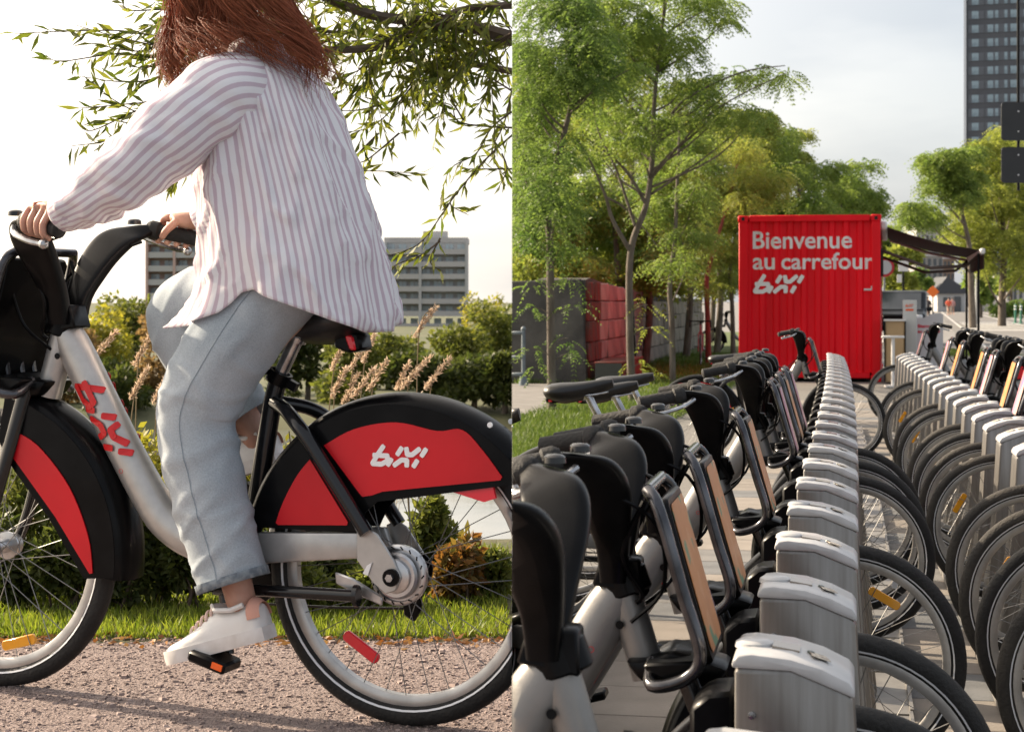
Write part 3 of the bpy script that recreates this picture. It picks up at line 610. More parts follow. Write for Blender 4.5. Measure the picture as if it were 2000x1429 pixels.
sleeve(1, [(.335,.085,1.395,.085),(.370,.150,1.375,.098),(.425,.205,1.320,.088),(.475,.240,1.270,.086),(.53,.268,1.215,.078),(.585,.276,1.182,.069),(.650,.272,1.148,.056),(.715,.268,1.122,.042)])
sleeve(-1, [(.335,-.085,1.395,.085),(.370,-.150,1.375,.095),(.43,-.215,1.315,.085),(.48,-.255,1.265,.076),(.53,-.278,1.215,.066),(.59,-.278,1.180,.060),(.645,-.274,1.152,.050),(.690,-.271,1.130,.042)])
cr_p = bez([(.415,-.055,1.485),(.36,-.075,1.497),(.325,0,1.503),(.36,.075,1.497),(.415,.055,1.485)], 8)
cmb = MB(); m = len(cr_p); cmb.v = []; cmb.uv = []
for i, p in enumerate(cr_p):
    v = Vector(p); o_ = (v-Vector((.395,0,1.48))); o_.z = 0; o_.normalize()
    for j, q in enumerate((v+Vector((0,0,.020))-o_*.006, v+Vector((0,0,.024))+o_*.0, v+o_*.012-Vector((0,0,.006)), v+o_*.014-Vector((0,0,.012)))): cmb.v.append(tuple(q)); cmb.uv.append((i*.45, j))
cmb.f = [(i*4+j, (i+1)*4+j, (i+1)*4+j+1, i*4+j+1) for i in range(m-1) for j in range(3)]
cmb.build('collar', M_shirt, shirt, angle=180)

# hair: a cap and a few hundred locks that fall over the shoulders
random.seed(5); hb = MB(); hc = Vector((.465,0,1.69))
M_hair = leafmat('auburn_hair', (.19,.050,.022), (.44,.150,.068), trans=.36, rough=.45)
hb.ball(hc+Vector((-.010,0,.012)), (.112,.092,.125), 20, 12)
hair = hb.build('hair', M_hair, rider, angle=180)
lk = MB(); gr = random.Random(15)
GD = [ # locks: points (x, y, z) from the crown down to the tips
 [(.50,.06,1.78),(.545,.085,1.66),(.535,.105,1.55),(.505,.125,1.46),(.480,.135,1.385)],[(.48,.07,1.78),(.53,.10,1.65),(.515,.12,1.54),(.50,.135,1.46),(.455,.145,1.40)],[(.49,.05,1.79),(.555,.07,1.66),(.55,.085,1.56),(.525,.10,1.49),(.525,.11,1.42)],
 [(.46,.08,1.78),(.50,.11,1.66),(.485,.125,1.56),(.465,.14,1.49),(.440,.15,1.425)],[(.45,.08,1.78),(.475,.112,1.66),(.45,.125,1.56),(.43,.15,1.50),(.400,.165,1.455)],[(.44,.08,1.78),(.445,.112,1.66),(.415,.125,1.57),(.385,.15,1.51),(.352,.168,1.43)],
 [(.43,.08,1.78),(.415,.11,1.66),(.38,.12,1.58),(.335,.13,1.52),(.285,.13,1.47)],[(.42,.07,1.78),(.39,.10,1.66),(.35,.11,1.57),(.30,.12,1.50),(.250,.115,1.445)],[(.41,.06,1.78),(.36,.09,1.66),(.315,.10,1.57),(.26,.10,1.50),(.215,.10,1.425)],[(.40,.05,1.78),(.345,.07,1.66),(.295,.08,1.57),(.24,.08,1.49),(.195,.085,1.405)],[(.40,.03,1.78),(.335,.05,1.66),(.285,.055,1.56),(.235,.06,1.48),(.200,.06,1.43)],
 [(.40,.0,1.78),(.335,.02,1.65),(.29,.03,1.56),(.25,.035,1.50),(.225,.03,1.44)],[(.40,-.03,1.78),(.34,-.04,1.65),(.30,-.05,1.55),(.26,-.06,1.48),(.22,-.06,1.43)],[(.42,-.06,1.78),(.38,-.09,1.65),(.34,-.10,1.55),(.30,-.11,1.48),(.27,-.10,1.45)],[(.47,-.07,1.78),(.51,-.09,1.65),(.50,-.11,1.55),(.48,-.12,1.47),(.46,-.13,1.41)],[(.50,-.05,1.78),(.55,-.06,1.66),(.54,-.08,1.55),(.52,-.10,1.48),(.50,-.11,1.42)],
 [(.46,.09,1.76),(.485,.120,1.62),(.47,.13,1.53),(.45,.145,1.50),(.425,.15,1.47)],[(.44,.09,1.76),(.43,.118,1.64),(.39,.13,1.55),(.36,.14,1.50),(.32,.145,1.47)],[(.41,.07,1.77),(.37,.105,1.63),(.33,.115,1.55),(.285,.12,1.49),(.245,.12,1.46)],[(.40,.02,1.77),(.32,.06,1.62),(.27,.07,1.54),(.225,.075,1.46),(.185,.08,1.425)],[(.47,.08,1.77),(.515,.11,1.62),(.51,.12,1.52),(.515,.13,1.45),(.49,.14,1.41)]]
for gi, g in enumerate(GD):
    G = bez(g, 5); N = len(G); ph = gr.uniform(0, 6.3); amp = gr.uniform(.015,.030); fq = gr.uniform(6.5,10)
    for _ in range(85):
        ox, oy, oz = gr.gauss(0,.0095), gr.gauss(0,.009), gr.gauss(0,.012); cut = gr.uniform(.70,1.0)**.7; p2 = ph+gr.gauss(0,.22); pts = []; tipx = gr.gauss(0,.016)+(-.025 if g[-1][0] < .3 else .0); tipz = gr.gauss(-.006,.022)
        for i in range(N):
            t = i/(N-1); fi = i*cut; i0 = min(N-2, int(fi)); q = Vector(G[i0]).lerp(Vector(G[i0+1]), fi-i0); wv = amp*t*1.5
            q += Vector((ox*(.5+t)+wv*math.cos(p2+fq*t)+tipx*t**3, oy*(.5+.9*t)+wv*.8*math.sin(p2+fq*t), oz+tipz*t**2)); pts.append(q)
        r0_ = gr.uniform(.0006,.0015); lk.tube(pts, [(r0_*(1-.7*(i/(N-1))**2), r0_*.7*(1-.7*(i/(N-1))**2)) for i in range(N)], n=4)
for _ in range(420):
    b_ = hc+Vector((random.uniform(-.11,.06), random.uniform(-.09,.09), random.uniform(-.18,.02))); d = Vector((random.choice((-1,1))*random.uniform(.02,.09), random.uniform(-.05,.06), random.uniform(-.12,-.02)))
    lk.tube([b_, b_+d*.5+Vector((0,0,.02)), b_+d+Vector((random.uniform(-.02,.02),0,0))], .0004, n=3, caps=False)
struct(lk.build('hair_locks', M_hair, hair, angle=180), 'stuff')

# trainers
def shoe(s, heel, toe, yc, lift):
    ax = (Vector(toe)-Vector(heel)); L = ax.length; ax.normalize(); upv = Vector((-ax.z,0,ax.x)); root_ = Vector((heel[0], yc, heel[2])) if len(heel) == 3 else None
    def P(x, y, z): return root_+ax*x+Vector((0,y,0))+upv*z
    ol = [(0,.026),(.015,.034),(.06,.037),(.11,.036),(.16,.044),(.20,.048),(.235,.042),(.258,.028),(.268,.010)]
    poly = [(a, b) for a, b in ol]+[(a, -b) for a, b in reversed(ol)]
    sb = MB(); n = len(poly); vs = [P(a, b*1.04, 0) for a, b in poly]+[P(a, b*1.09, .012) for a, b in poly]+[P(a, b*1.05, .030) for a, b in poly]
    sb.add(vs, [tuple(range(n))]+[(i+q*n, (i+1) % n+q*n, (i+1) % n+(q+1)*n, i+(q+1)*n) for q in range(2) for i in range(n)]+[tuple(2*n+i for i in range(n))])
    top = sb.build('shoe', M_sole, rider, angle=50)
    secs = [(.004,.028,.078),(.02,.034,.088),(.05,.036,.080),(.085,.036,.086),(.115,.037,.088),(.15,.041,.070),(.185,.045,.056),(.215,.043,.047),(.24,.035,.042),(.262,.014,.034)]
    rg = []
    for x, hw, hh in secs:
        rg.append([P(x, hw*1.02*(abs(math.cos(t))**.7)*(1 if math.cos(t) >= 0 else -1), .024+(hh-.024)*(math.sin(t)**.8 if math.sin(t) > 0 else 0)) for t in [math.pi*k/14 for k in range(15)]])
    loft('upper', rg, M_shoe, top, closed=False, cap0=True)
    bk = [[P(x, hw*1.035*math.cos(t)*(1 if True else 1), .052+(hh-.050)*math.sin(t)**.8) for t in [math.pi*k/14 for k in range(15)]] for x, hw, hh in [(-.002,.026,.080),(.008,.032,.090),(.018,.0345,.096),(.026,.0355,.090)]]
    loft('heel_tab', bk, M_coral, top, closed=False)
    MB().tube([P(.030,-.03,.086),P(.06,-.036,.082),P(.10,-.034,.090),P(.125,0,.100),P(.10,.034,.090),P(.06,.036,.082),P(.030,.03,.086)], .006, n=8).build('collar_edge', M_shoe, top)
    for q in range(5):
        x = .118+q*.016; z = .0975-q*.0085; MB().tube(bez([P(x,-.026,z-.016),P(x+.002,-.012,z-.002),P(x+.004,0,z+.002),P(x+.002,.012,z-.002),P(x,.026,z-.016)],3), .0034, n=6).build('lace', M_lace, top)
shoe(1, (.262,.137,.196), (.527,.137,.118), .137, 0)
shoe(-1, (.385,-.137,.545), (.640,-.137,.475), -.137, 0)
# ---------------------------------------------------------------- vegetation helpers
import numpy as np
RNG = np.random.default_rng(7)
def np_mesh(name, V, nper, mt, faces=None):
    """V: (n*nper, 3) corners of n separate faces of nper corners each"""
    n = len(V)//nper; me = bpy.data.meshes.new(name); me.vertices.add(len(V)); me.vertices.foreach_set('co', np.ascontiguousarray(V, dtype=np.float32).ravel())
    me.loops.add(len(V)); me.loops.foreach_set('vertex_index', np.arange(len(V), dtype=np.int32)); me.polygons.add(n)
    me.polygons.foreach_set('loop_start', np.arange(0, len(V), nper, dtype=np.int32)); me.polygons.foreach_set('loop_total', np.full(n, nper, dtype=np.int32))
    me.update(); me.validate(); me.materials.append(mt); return me
def unit(a): return a/np.maximum(1e-9, np.linalg.norm(a, axis=1, keepdims=True))
def leaf_quads(P, D, L, W, rng):
    """one folded leaf at each P pointing along D"""
    n = len(P); D = unit(D); rnd = unit(rng.normal(size=(n,3))); S = unit(np.cross(D, rnd)); L = np.broadcast_to(np.asarray(L, float), (n,))[:, None]; W = np.broadcast_to(np.asarray(W, float), (n,))[:, None]
    nrm = np.cross(D, S); q = np.empty((n, 4, 3)); mid = P+D*L*.45; sag = nrm*L*.06
    q[:,0] = P; q[:,1] = mid+S*W*.5+sag; q[:,2] = P+D*L-sag; q[:,3] = mid-S*W*.5+sag; return q.reshape(-1, 3)
def clip_side(P, extra=0.0):
    """keep points of the place being built (the two places meet along the plane x = 0)"""
    return P[:,0] < -extra if CUR[0] == 'L' else P[:,0] > extra
def ellipsoid(c, r, n, rng, shell=.45):
    d = unit(rng.normal(size=(n,3))); k = (shell**3+(1-shell**3)*rng.random((n,1)))**(1/3); return np.asarray(c)[None]+d*k*np.asarray(r)[None], d
def foliage(name, mt, parent, clumps, L, W, rng, droop=.2, shell=.4, margin=None):
    """clumps: (centre, radii, number of leaves)"""
    Q = []
    for c, r, n in clumps:
        P, d = ellipsoid(c, r, int(n), rng, shell); D = d*.6+rng.normal(size=(len(P),3))*.6; D[:,2] -= droop
        k = clip_side(P, 0); P, D = P[k], D[k]
        if len(P): Q.append(leaf_quads(P, D, L*rng.uniform(.6,1.25,len(P)), W*rng.uniform(.7,1.2,len(P)), rng))
    if not Q: return None
    return inst(name, np_mesh(name, np.concatenate(Q), 4, mt), parent)
def sprays(name, mt, parent, clumps, rng, L=.26, leaf=.034, pairs=7, margin=.0, down=.55):
    """feathery leaves: a drooping midrib with leaflets on both sides; clumps: (centre, radii, number)"""
    Q = []
    for c, r, n in clumps:
        P, d = ellipsoid(c, r, int(n), rng, .2); D = d*np.array([1,1,.35])+rng.normal(size=(len(P),3))*.45; D[:,2] = D[:,2]*.4-.10; D = unit(D)
        k = clip_side(P, -.05); P, D = P[k], D[k]; m = len(P)
        if m == 0: continue
        S = unit(np.cross(D, np.array([0,0,1.0])[None]+rng.normal(size=(m,3))*.35)); ll = L*rng.uniform(.55,1.2,(m,1))
        for j in range(pairs):
            t = (j+.7)/pairs; base = P+D*ll*t; base[:,2] -= (down*ll[:,0]*t*t)
            for sg in (-1, 1):
                dd = S*sg*.85+D*.45; dd[:,2] -= .25+.3*t
                Q.append(leaf_quads(base, dd+rng.normal(size=(m,3))*.12, leaf*(1.15-.5*abs(t-.45))*np.ones(m), leaf*.36, rng))
    if not Q: return None
    return inst(name, np_mesh(name, np.concatenate(Q), 4, mt), parent)
def limb(parent, name, pts, r0, r1, mt, n=8, sub=5):
    P = bez(pts, sub); m = len(P); return MB().tube(P, [r0+(r1-r0)*(i/(m-1)) for i in range(m)], n=n).build(name, mt, parent)
M_bark = mat('bark', (.085,.066,.050), .9, c2=(.15,.125,.10), scale=14, bump=.6, bscale=40, stretch=(1,1,.25))
M_twig = mat('twig_bark', (.07,.050,.036), .9, c2=(.11,.08,.06), scale=30)

# ---------------------------------------------------------------- left place: ground, pond, far bank
def gravel_mat():
    m = mat('gravel', (.17,.125,.115), .95, c2=(.34,.27,.25), scale=60, detail=6, bump=.9, bscale=140, lo=.3, hi=.75); return m
def sheet(name, xs, ys, zf, mt, skirt=None):
    mb = MB(); nx = len(xs); mb.v = [(x, y, zf(x, y)) for y in ys for x in xs]; mb.f = [(j*nx+i, j*nx+i+1, (j+1)*nx+i+1, (j+1)*nx+i) for j in range(len(ys)-1) for i in range(nx-1)]
    if skirt is not None:
        k = len(mb.v); ny = len(ys)
        mb.v += [(xs[-1], y, skirt) for y in ys]; mb.f += [(j*nx+nx-1, k+j, k+j+1, (j+1)*nx+nx-1) for j in range(ny-1)]
        k = len(mb.v); mb.v += [(x, ys[0], skirt) for x in xs]; mb.f += [(i, k+i, k+i+1, i+1) for i in range(nx-1)]
    return struct(mb.build(name, mt, angle=60))
def fr(a, b, n): return [a+(b-a)*i/n for i in range(n+1)]
M_soil = mat('soil_and_moss', (.055,.060,.022), .95, c2=(.10,.085,.045), scale=5, bump=.5, bscale=40)
sheet('bank', fr(-12, -0.0005, 60), fr(1.2, 14.0, 70), lambda x, y: GL-.004+(0 if y < 5 else .015*mnoise.noise(Vector((x*2, y*2, 0))))-max(0, y-7.0)**1.1*.42, M_soil, skirt=-.02)
pm = MB(); xs = fr(-12, -.0006, 120); k = len(xs)
edge = [4.84+.05*mnoise.noise(Vector((x*2.2, 3, 0)))+.03*mnoise.noise(Vector((x*7, 1, 0))) for x in xs]
pm.v = [(x, 1.2, GL) for x in xs]+[(x, e-.08, GL) for x, e in zip(xs, edge)]+[(x, e, GL-.003) for x, e in zip(xs, edge)]
pm.f = [(i, i+1, k+i+1, k+i) for i in range(k-1)]+[(k+i, k+i+1, 2*k+i+1, 2*k+i) for i in range(k-1)]
struct(pm.build('path', gravel_mat()))
rng = np.random.default_rng(3); n = 15000
Y = 2.7+(4.95-2.7)*rng.random(n)**.8; X = -rng.random(n)*(.305*Y); sz = np.exp(rng.normal(np.log(.0034), .50, n)).clip(.0016,.015)
oc = np.array([[1,0,-.3],[0,1,-.3],[-1,0,-.3],[0,-1,-.3],[.62,.1,.5],[.05,.62,.55],[-.6,-.05,.5],[0,-.6,.48]]); qd = [(0,1,5,4),(1,2,6,5),(2,3,7,6),(3,0,4,7),(4,5,6,7)]
base = np.stack([X, Y, np.full(n, GL)], 1); ra = rng.random(n)*6.28; V = oc[None]*sz[:,None,None]*rng.uniform(.7,1.3,(n,8,3)); ca, sa = np.cos(ra)[:,None], np.sin(ra)[:,None]
V = np.stack([V[:,:,0]*ca-V[:,:,1]*sa, V[:,:,0]*sa+V[:,:,1]*ca, V[:,:,2]*.8], 2)+base[:,None,:]
Tm = np.concatenate([V[:, list(t)] for t in qd], 1).reshape(-1, 3); Tm[:,0] = np.minimum(Tm[:,0], -.0008)
M_stone = leafmat('gravel_stones', (.10,.075,.07), (.42,.33,.30), trans=0.0, rough=.9)
me = np_mesh('gravel_stones', Tm, 4, M_stone); o = inst('gravel', me); struct(o, 'stuff'); o['label'] = 'loose pinkish grey gravel scattered over the path'
M_leaflit = leafmat('leaf_litter', (.26,.10,.03), (.36,.22,.09), trans=.2)
n = 420; P = np.stack([-rng.random(n)*1.6, 4.83+rng.normal(0,.055,n), np.full(n, GL+.006)], 1); D = rng.normal(size=(n,3))*np.array([1,1,.15])
o = inst('fallen_leaves', np_mesh('fallen_leaves', leaf_quads(P, D, .028*rng.uniform(.5,1.3,n), .012, rng), 4, M_leaflit)); struct(o, 'stuff'); o['label'] = 'brown fallen leaves along the edge of the path'
# grass verge
n = 24000; Yg = 4.86+(6.6-4.86)*rng.random(n)**1.2; P = np.stack([-.01-rng.random(n)*.31*Yg, Yg, np.full(n, GL-.005)], 1); D = np.stack([rng.normal(0,.4,n), rng.normal(0,.4,n), np.ones(n)], 1)
M_grass = leafmat('verge_grass', (.10,.15,.02), (.24,.27,.05), trans=.45)
q = leaf_quads(P, D, rng.uniform(.014,.05,n), .005, rng); q[:,0] = np.minimum(q[:,0], -.0007)
o = inst('grass', np_mesh('grass', q, 4, M_grass)); struct(o, 'stuff'); o['label'] = 'sunlit yellow green grass verge beside the gravel path'
M_water = mat('river_water', (.10,.11,.10), .10, bump=.12, bscale=1.5, c2=(.14,.14,.12), scale=.6, spec=.8)
struct(MB().add([(-120,9.5,-2.0),(-.0006,9.5,-2.0),(-.0006,52,-2.0),(-120,52,-2.0)], [(0,1,2,3)]).build('water', M_water, fix=False))
M_far = mat('far_meadow', (.06,.075,.025), .95, c2=(.10,.10,.05), scale=.4)
sheet('far_bank', fr(-900, -.0005, 40), [46, 47, 49, 60, 90, 160, 400, 900, 2500], lambda x, y: -2.2 if y < 46.5 else (-1.8 if y < 48 else -1.5 if y < 100 else -1.0), M_far)

# ---------------------------------------------------------------- left place: shrubs, reeds, trees beyond the pond
def shrub(name, label, cat, c, r, n, L, W, mt, group=None, stems=5, seed=1):
    rg = np.random.default_rng(seed); t = thing(name, label, cat, (0,0,0), 0, group); cl = []
    for _ in range(9):
        d = rg.normal(size=3); d /= np.linalg.norm(d); q = np.array(c)+d*np.array(r)*.55; cl.append((q, np.array(r)*rg.uniform(.38,.6), n/9))
    foliage('foliage', mt, t, cl, L, W, rg, droop=.05)
    for k in range(stems):
        e = np.array(c)+rg.normal(size=3)*np.array(r)*.45; b = (c[0]+rg.normal()*r[0]*.2, c[1]+rg.normal()*r[1]*.2, c[2]-r[2]*1.02)
        limb(t, 'stem', [b, ((b[0]+e[0])/2+.02, (b[1]+e[1])/2, (b[2]+e[2])/2), tuple(e)], .006, .002, M_twig, n=5, sub=3)
    return t
G_dark = leafmat('dark_leaves', (.035,.052,.014), (.085,.10,.025)); G_mid = leafmat('mid_leaves', (.08,.105,.024), (.18,.19,.045)); G_yel = leafmat('yellow_green_leaves', (.17,.18,.03), (.36,.32,.06))
G_red = leafmat('rusty_leaves', (.12,.11,.03), (.22,.10,.035)); G_brown = leafmat('brown_leaves', (.16,.105,.05), (.28,.20,.085))
def gz(px, py, Y): p = at(px, py, Y); return p
SH = [ # px centre, py top, Y, half width px, material, label
    (190,935,5.45,85,G_dark,'dark leafy shrub seen through the spokes of the front wheel'),
    (300,960,5.40,75,G_dark,'dense dark green shrub below the curved silver frame tube'),
    (60,900,5.60,90,G_mid,'mid green shrub at the left end behind the front hub'),
    (285,825,5.90,60,G_yel,'bright yellow green bush between the frame tube and the knee'),
    (355,900,5.75,55,G_yel,'yellow green shrub glowing behind the shin'),
    (130,840,6.1,80,G_brown,'brownish shrub behind the head of the frame'),
    (540,1010,5.45,70,G_dark,'low dark shrub behind the seat tube and kickstand'),
    (630,1060,5.40,65,G_dark,'dark shrub inside the rear wheel behind the brake arm'),
    (720,1110,5.32,60,G_mid,'low green bush inside the rear wheel below the hub'),
    (845,960,5.75,42,G_mid,'upright green shrub behind the rear spokes above the hub'),
    (890,1040,5.45,55,G_red,'rusty red leaved shrub behind the right of the rear wheel'),
    (955,1075,5.55,42,G_mid,'green shrub at the far right edge of the verge'),
    (800,1090,5.6,45,G_dark,'dark shrub behind the rear hub'),
    (580,820,6.4,55,G_yel,'pale yellow shrub behind the saddle clamp'),
    (480,880,6.0,60,G_yel,'bright shrub behind the white heel of the far trainer'),
    (240,985,5.32,55,G_dark,'dark shrub just behind the front fender tail'),
    (375,1010,5.36,55,G_dark,'dark shrub behind the trouser hem'),
    (20,985,5.35,60,G_dark,'dark shrub at the left edge behind the front hub'),
    (120,1010,5.3,55,G_dark,'dark low shrub in the middle of the front wheel'),
    (590,1085,5.28,50,G_mid,'small green shrub behind the kickstand')]
for i, (px, py, Y_, hw, mt, lb) in enumerate(SH):
    tp = at(px, py, Y_); k = Y_/F; hz = (tp.z-GL)/2
    shrub('verge_shrub', lb, 'shrub', (tp.x, Y_, GL+hz), (hw*k, min(.22, hw*k*.9), hz), 1700, .036, .017, mt, 'shrubs on the verge behind the path', seed=20+i)
# tall reed grasses with feathery heads
M_reed = mat('reed_stalk', (.22,.16,.08), .8); M_plume = leafmat('reed_plume', (.42,.31,.22), (.58,.46,.35), trans=.4)
RD = [(190,690,7.2),(272,695,7.6),(265,760,7.3),(308,770,7.8),(655,760,7.4),(640,840,7.1),(655,705,7.8),(693,705,7.6),(700,760,7.3),(715,690,8.0),(730,745,7.5),(782,745,7.8),(820,640,7.4),(800,740,7.2),(845,740,7.5),(680,770,7.6),(60,720,7.9),(335,720,8.2)]
RL = ['near the frame head','left of the knee, taller','left of the knee, pale','close to the shin','just behind the saddle light','with a bent pink head low by the fender','behind the seat post, upright','between the saddle and the pale houses','leaning left over the rear fender','tallest of the cluster behind the saddle','pale, directly above the fender crown','short, right of the cluster','tallest, leaning right in front of the grey tower','small, beside the tallest one','bent to the right above the fender','thin, in the middle of the cluster','hidden behind the front hub','behind the bent knee']
for i, (px, py, Y_) in enumerate(RD):
    Y_ -= 1.05; tpt = at(px, py, Y_); b = Vector((tpt.x-.03+random.uniform(-.05,.05), Y_, GL-.03)); t = thing('reed_grass', 'tall dry reed stalk with a feathery buff head, '+RL[i], 'reed', (0,0,0), 0, 'dry reeds beyond the verge')
    lean = Vector((random.uniform(.01,.05), 0, 0)); P_ = bez([b, b.lerp(tpt, .6)-lean*.4, tpt, tpt+Vector((.02+lean.x, 0, .07))], 5); MB().tube(P_, [.0032*(1-.5*j/len(P_)) for j in range(len(P_))], n=5).build('stalk', M_reed, t)
    rg = np.random.default_rng(100+i); m = 170; tt = rg.random(m); A = np.array(tpt); Bv = np.array(tpt+Vector((.02+lean.x, 0, .075))); pp = A[None]+(Bv-A)[None]*(tt*1.5-.5)[:,None]+rg.normal(size=(m,3))*.0032
    inst('plume', np_mesh('plume', leaf_quads(pp, (Bv-A)[None]*8+rg.normal(size=(m,3))*.55, .019, .0045, rg), 4, M_plume), t)
    for q in range(2):
        lp = bez([b+Vector((0,0,.02)), b+Vector((random.uniform(-.08,.08), .02, .25)), b+Vector((random.uniform(-.22,.22), .03, .38))], 4); MB().tube(lp, [(.006*(1-j/len(lp)), .001) for j in range(len(lp))], n=4).build('blade', M_reed, t)
def tree(name, label, base, clumps, trunk_pts, r0, leafm, L, W, n, group, seed, style='leaf', bark=None, limbs=True, twig=.012, **kw):
    """clumps: (centre, radii); limbs run from the trunk line to the clumps"""
    rg = np.random.default_rng(seed); t = thing(name, label, 'tree', (0,0,0), 0, group); bark = bark or M_bark
    TP = [Vector(p) for p in trunk_pts]; limb(t, 'trunk', TP, r0, r0*.30, bark, n=10)
    vol = sum((r[0]*r[1]*r[2])**(2/3) for c, r in clumps)
    cl = [(np.array(c), np.array(r), n*((r[0]*r[1]*r[2])**(2/3))/vol) for c, r in clumps]
    if style == 'leaf': foliage('crown', leafm, t, cl, L, W, rg, droop=.25, **kw)
    else: sprays('crown', leafm, t, cl, rg, L=L, leaf=W, **kw)
    if limbs:
        line = bez(TP, 6)
        for c, r in clumps[::3]:
            c = Vector(c); best = min(line[4:], key=lambda q: (Vector(q)-c).length+max(0, (q[2]-c.z))*2); b = Vector(best)
            if (c-b).length < .05 or (CUR[0] == 'R') != (c.x > 0): continue
            dn = (c-b).length; low = min(line[3:], key=lambda q: abs(q[2]-max(line[3][2], c.z-.75*dn))); b = Vector(low); mid = b.lerp(c, .55)+Vector((0,0,-.04*dn))+Vector(rg.normal(size=3)*.05*dn)
            limb(t, 'branch', [b, mid, c], min(r0*.35, twig+.01*(c-b).length), .004, bark, n=6, sub=4)
    return t
FT = [ # px centre, py top, Y, half width px, material (brown and yellow carry painted warm glare), label
      (40,600,54,90,G_brown,'hazy brown tree across the river behind the front rack'),(120,610,50,70,G_brown,'brownish tree across the river behind the frame head'),(195,578,58,65,G_yel,'yellowish tree across the river left of the pink tower'),(262,570,62,60,G_mid,'tall tree in the gap between handlebar and knee'),(320,600,52,60,G_brown,'brownish shrubby tree at the foot of the pink tower'),(225,690,48,70,G_dark,'low dark tree on the river bank behind the frame tube'),(430,600,56,70,G_mid,'tree hidden mostly behind the jeans'),
      (600,640,52,70,G_dark,'dark tree across the river right of the seat post'),(690,655,50,70,G_mid,'green tree left of the grey tower'),(760,640,58,70,G_mid,'green tree in front of the grey tower'),(815,690,49,65,G_dark,'rounded dark tree above the rear fender'),(880,640,56,65,G_mid,'mid green tree below the grey tower'),(925,690,48.5,60,G_dark,'dark bushy tree at the right above the fender tail'),(975,590,62,55,G_mid,'tree at the right edge rising above the far treeline'),(945,545,75,40,G_yel,'far pale tree right of the grey tower'),(985,680,48,40,G_dark,'dark tree on the bank at the right edge of the river')]
for i, (px, py, Y_, hw, mt, lb) in enumerate(FT):
    tp = at(px, py, Y_); k = Y_/F; rg = random.Random(40+i); cl = []; b0 = -1.6; hh = (tp.z-b0)/2; zc = b0+hh*1.05
    for q in range(11): cl.append(((tp.x+rg.uniform(-.7,.7)*hw*k, Y_+rg.uniform(-.6,.6)*hw*k, zc+rg.uniform(-.75,.70)*hh), (hw*k*.48, hw*k*.45, hh*.34)))
    tree('far_tree', lb, None, cl, [(tp.x, Y_, b0-.2), (tp.x+.05, Y_, zc), (tp.x, Y_, zc+hh*.5)], .10, mt, .20, .11, 2600, 'trees across the river', 60+i)
# a few pale low houses beyond the trees
def lbuilding(name, label, px0, px1, pytop, pybot, Y_, wallm, glass, cols, rows, slabm):
    a = at(px0, pytop, Y_); b = at(px1, pybot, Y_); t = thing(name, label, 'building', ((a.x+b.x)/2, Y_, 0)); wd = b.x-a.x; ht = a.z; dp = wd*.8
    MB().box((0,dp/2,ht/2),(wd,dp,ht)).build('wall', wallm, t)
    fh = (a.z-b.z)/rows; z0 = b.z; wn = MB().box((0,0,0),(wd/cols*.62,.12,fh*.52)).mesh('window', glass); fm = MB().box((0,0,0),(wd/cols*.05,.10,fh*.52)).mesh('mullion', slabm)
    sl_ = MB().box((0,0,0),(wd*.96,1.3,fh*.10)).mesh('balcony', slabm); rl = MB().box((0,0,0),(wd*.96,.08,fh*.34)).mesh('railing', slabm)
    for r in range(rows):
        z = z0+fh*(r+.5); bo = inst('balcony', sl_, t, (0,-.55,z-fh*.42)); inst('railing', rl, bo, (0,-.60,fh*.20))
        for cidx in range(cols):
            w_ = inst('window', wn, t, (-wd/2+wd/cols*(cidx+.5), -.03, z+fh*.1)); inst('mullion', fm, w_, (0,-.05,0))
    for cidx in (0, cols//2, cols): MB().box((-wd/2+wd/cols*cidx*.985+.1,-.65,(ht+z0)/2),(wd*.035,1.2,ht-z0)).build('pier', wallm, t)
    MB().box((0,dp/2,ht+.25),(wd*1.02,dp*1.02,.5)).build('roof', slabm, t); MB().box((wd*.1,dp/2,ht+.75),(wd*.3,dp*.3,.9)).build('roof_house', wallm, t)
    return t
M_pinkb = mat('pink_brick', (.50,.34,.29), .85, c2=(.54,.38,.33), scale=.4); M_greyb = mat('grey_concrete_panel', (.40,.40,.40), .8, c2=(.46,.46,.45), scale=.3); M_bglass = mat('pale_window_glass', (.34,.42,.45), .12, spec=.9); M_slab = mat('pale_balcony_concrete', (.42,.41,.40), .8)
lbuilding('apartment_tower', 'pinkish apartment tower with pale balconies behind the far hand', 290, 425, 452, 690, 150, M_pinkb, M_bglass, 5, 9, M_slab)
lbuilding('apartment_tower', 'grey apartment tower with rows of windows right of the shirt', 752, 912, 474, 690, 170, M_greyb, M_bglass, 7, 9, M_slab)

# ---------------------------------------------------------------- left place: the willow over the path
wt = thing('willow_tree', 'willow reaching over the path with narrow leaves on thin branches', 'tree', (0,0,0))
M_willow = leafmat('willow_leaves', (.07,.10,.018), (.19,.20,.04), trans=.5); rw = random.Random(9); WL = []; WD = []
def wlimb(pts, r0, r1, name='branch'):
    P_ = [at(px, py, Y_) for px, py, Y_ in pts]; P_ = [Vector((min(p.x, .02), p.y, p.z)) for p in P_]; limb(wt, name, P_, r0, r1, M_twig, n=6, sub=5); return bez(P_, 8)
def wleaves(line, step=.034, spread=.5, start=0.0):
    L_ = [Vector(p) for p in line]; acc = 0
    for i in range(int(len(L_)*start), len(L_)-1):
        d = L_[i+1]-L_[i]; acc += d.length
        while acc > step:
            acc -= step; b = L_[i].lerp(L_[i+1], rw.random()); dd = d.normalized()*.8+Vector((rw.gauss(0,spread), rw.gauss(0,spread), rw.gauss(-.25,spread))); WL.append(b); WD.append(dd)
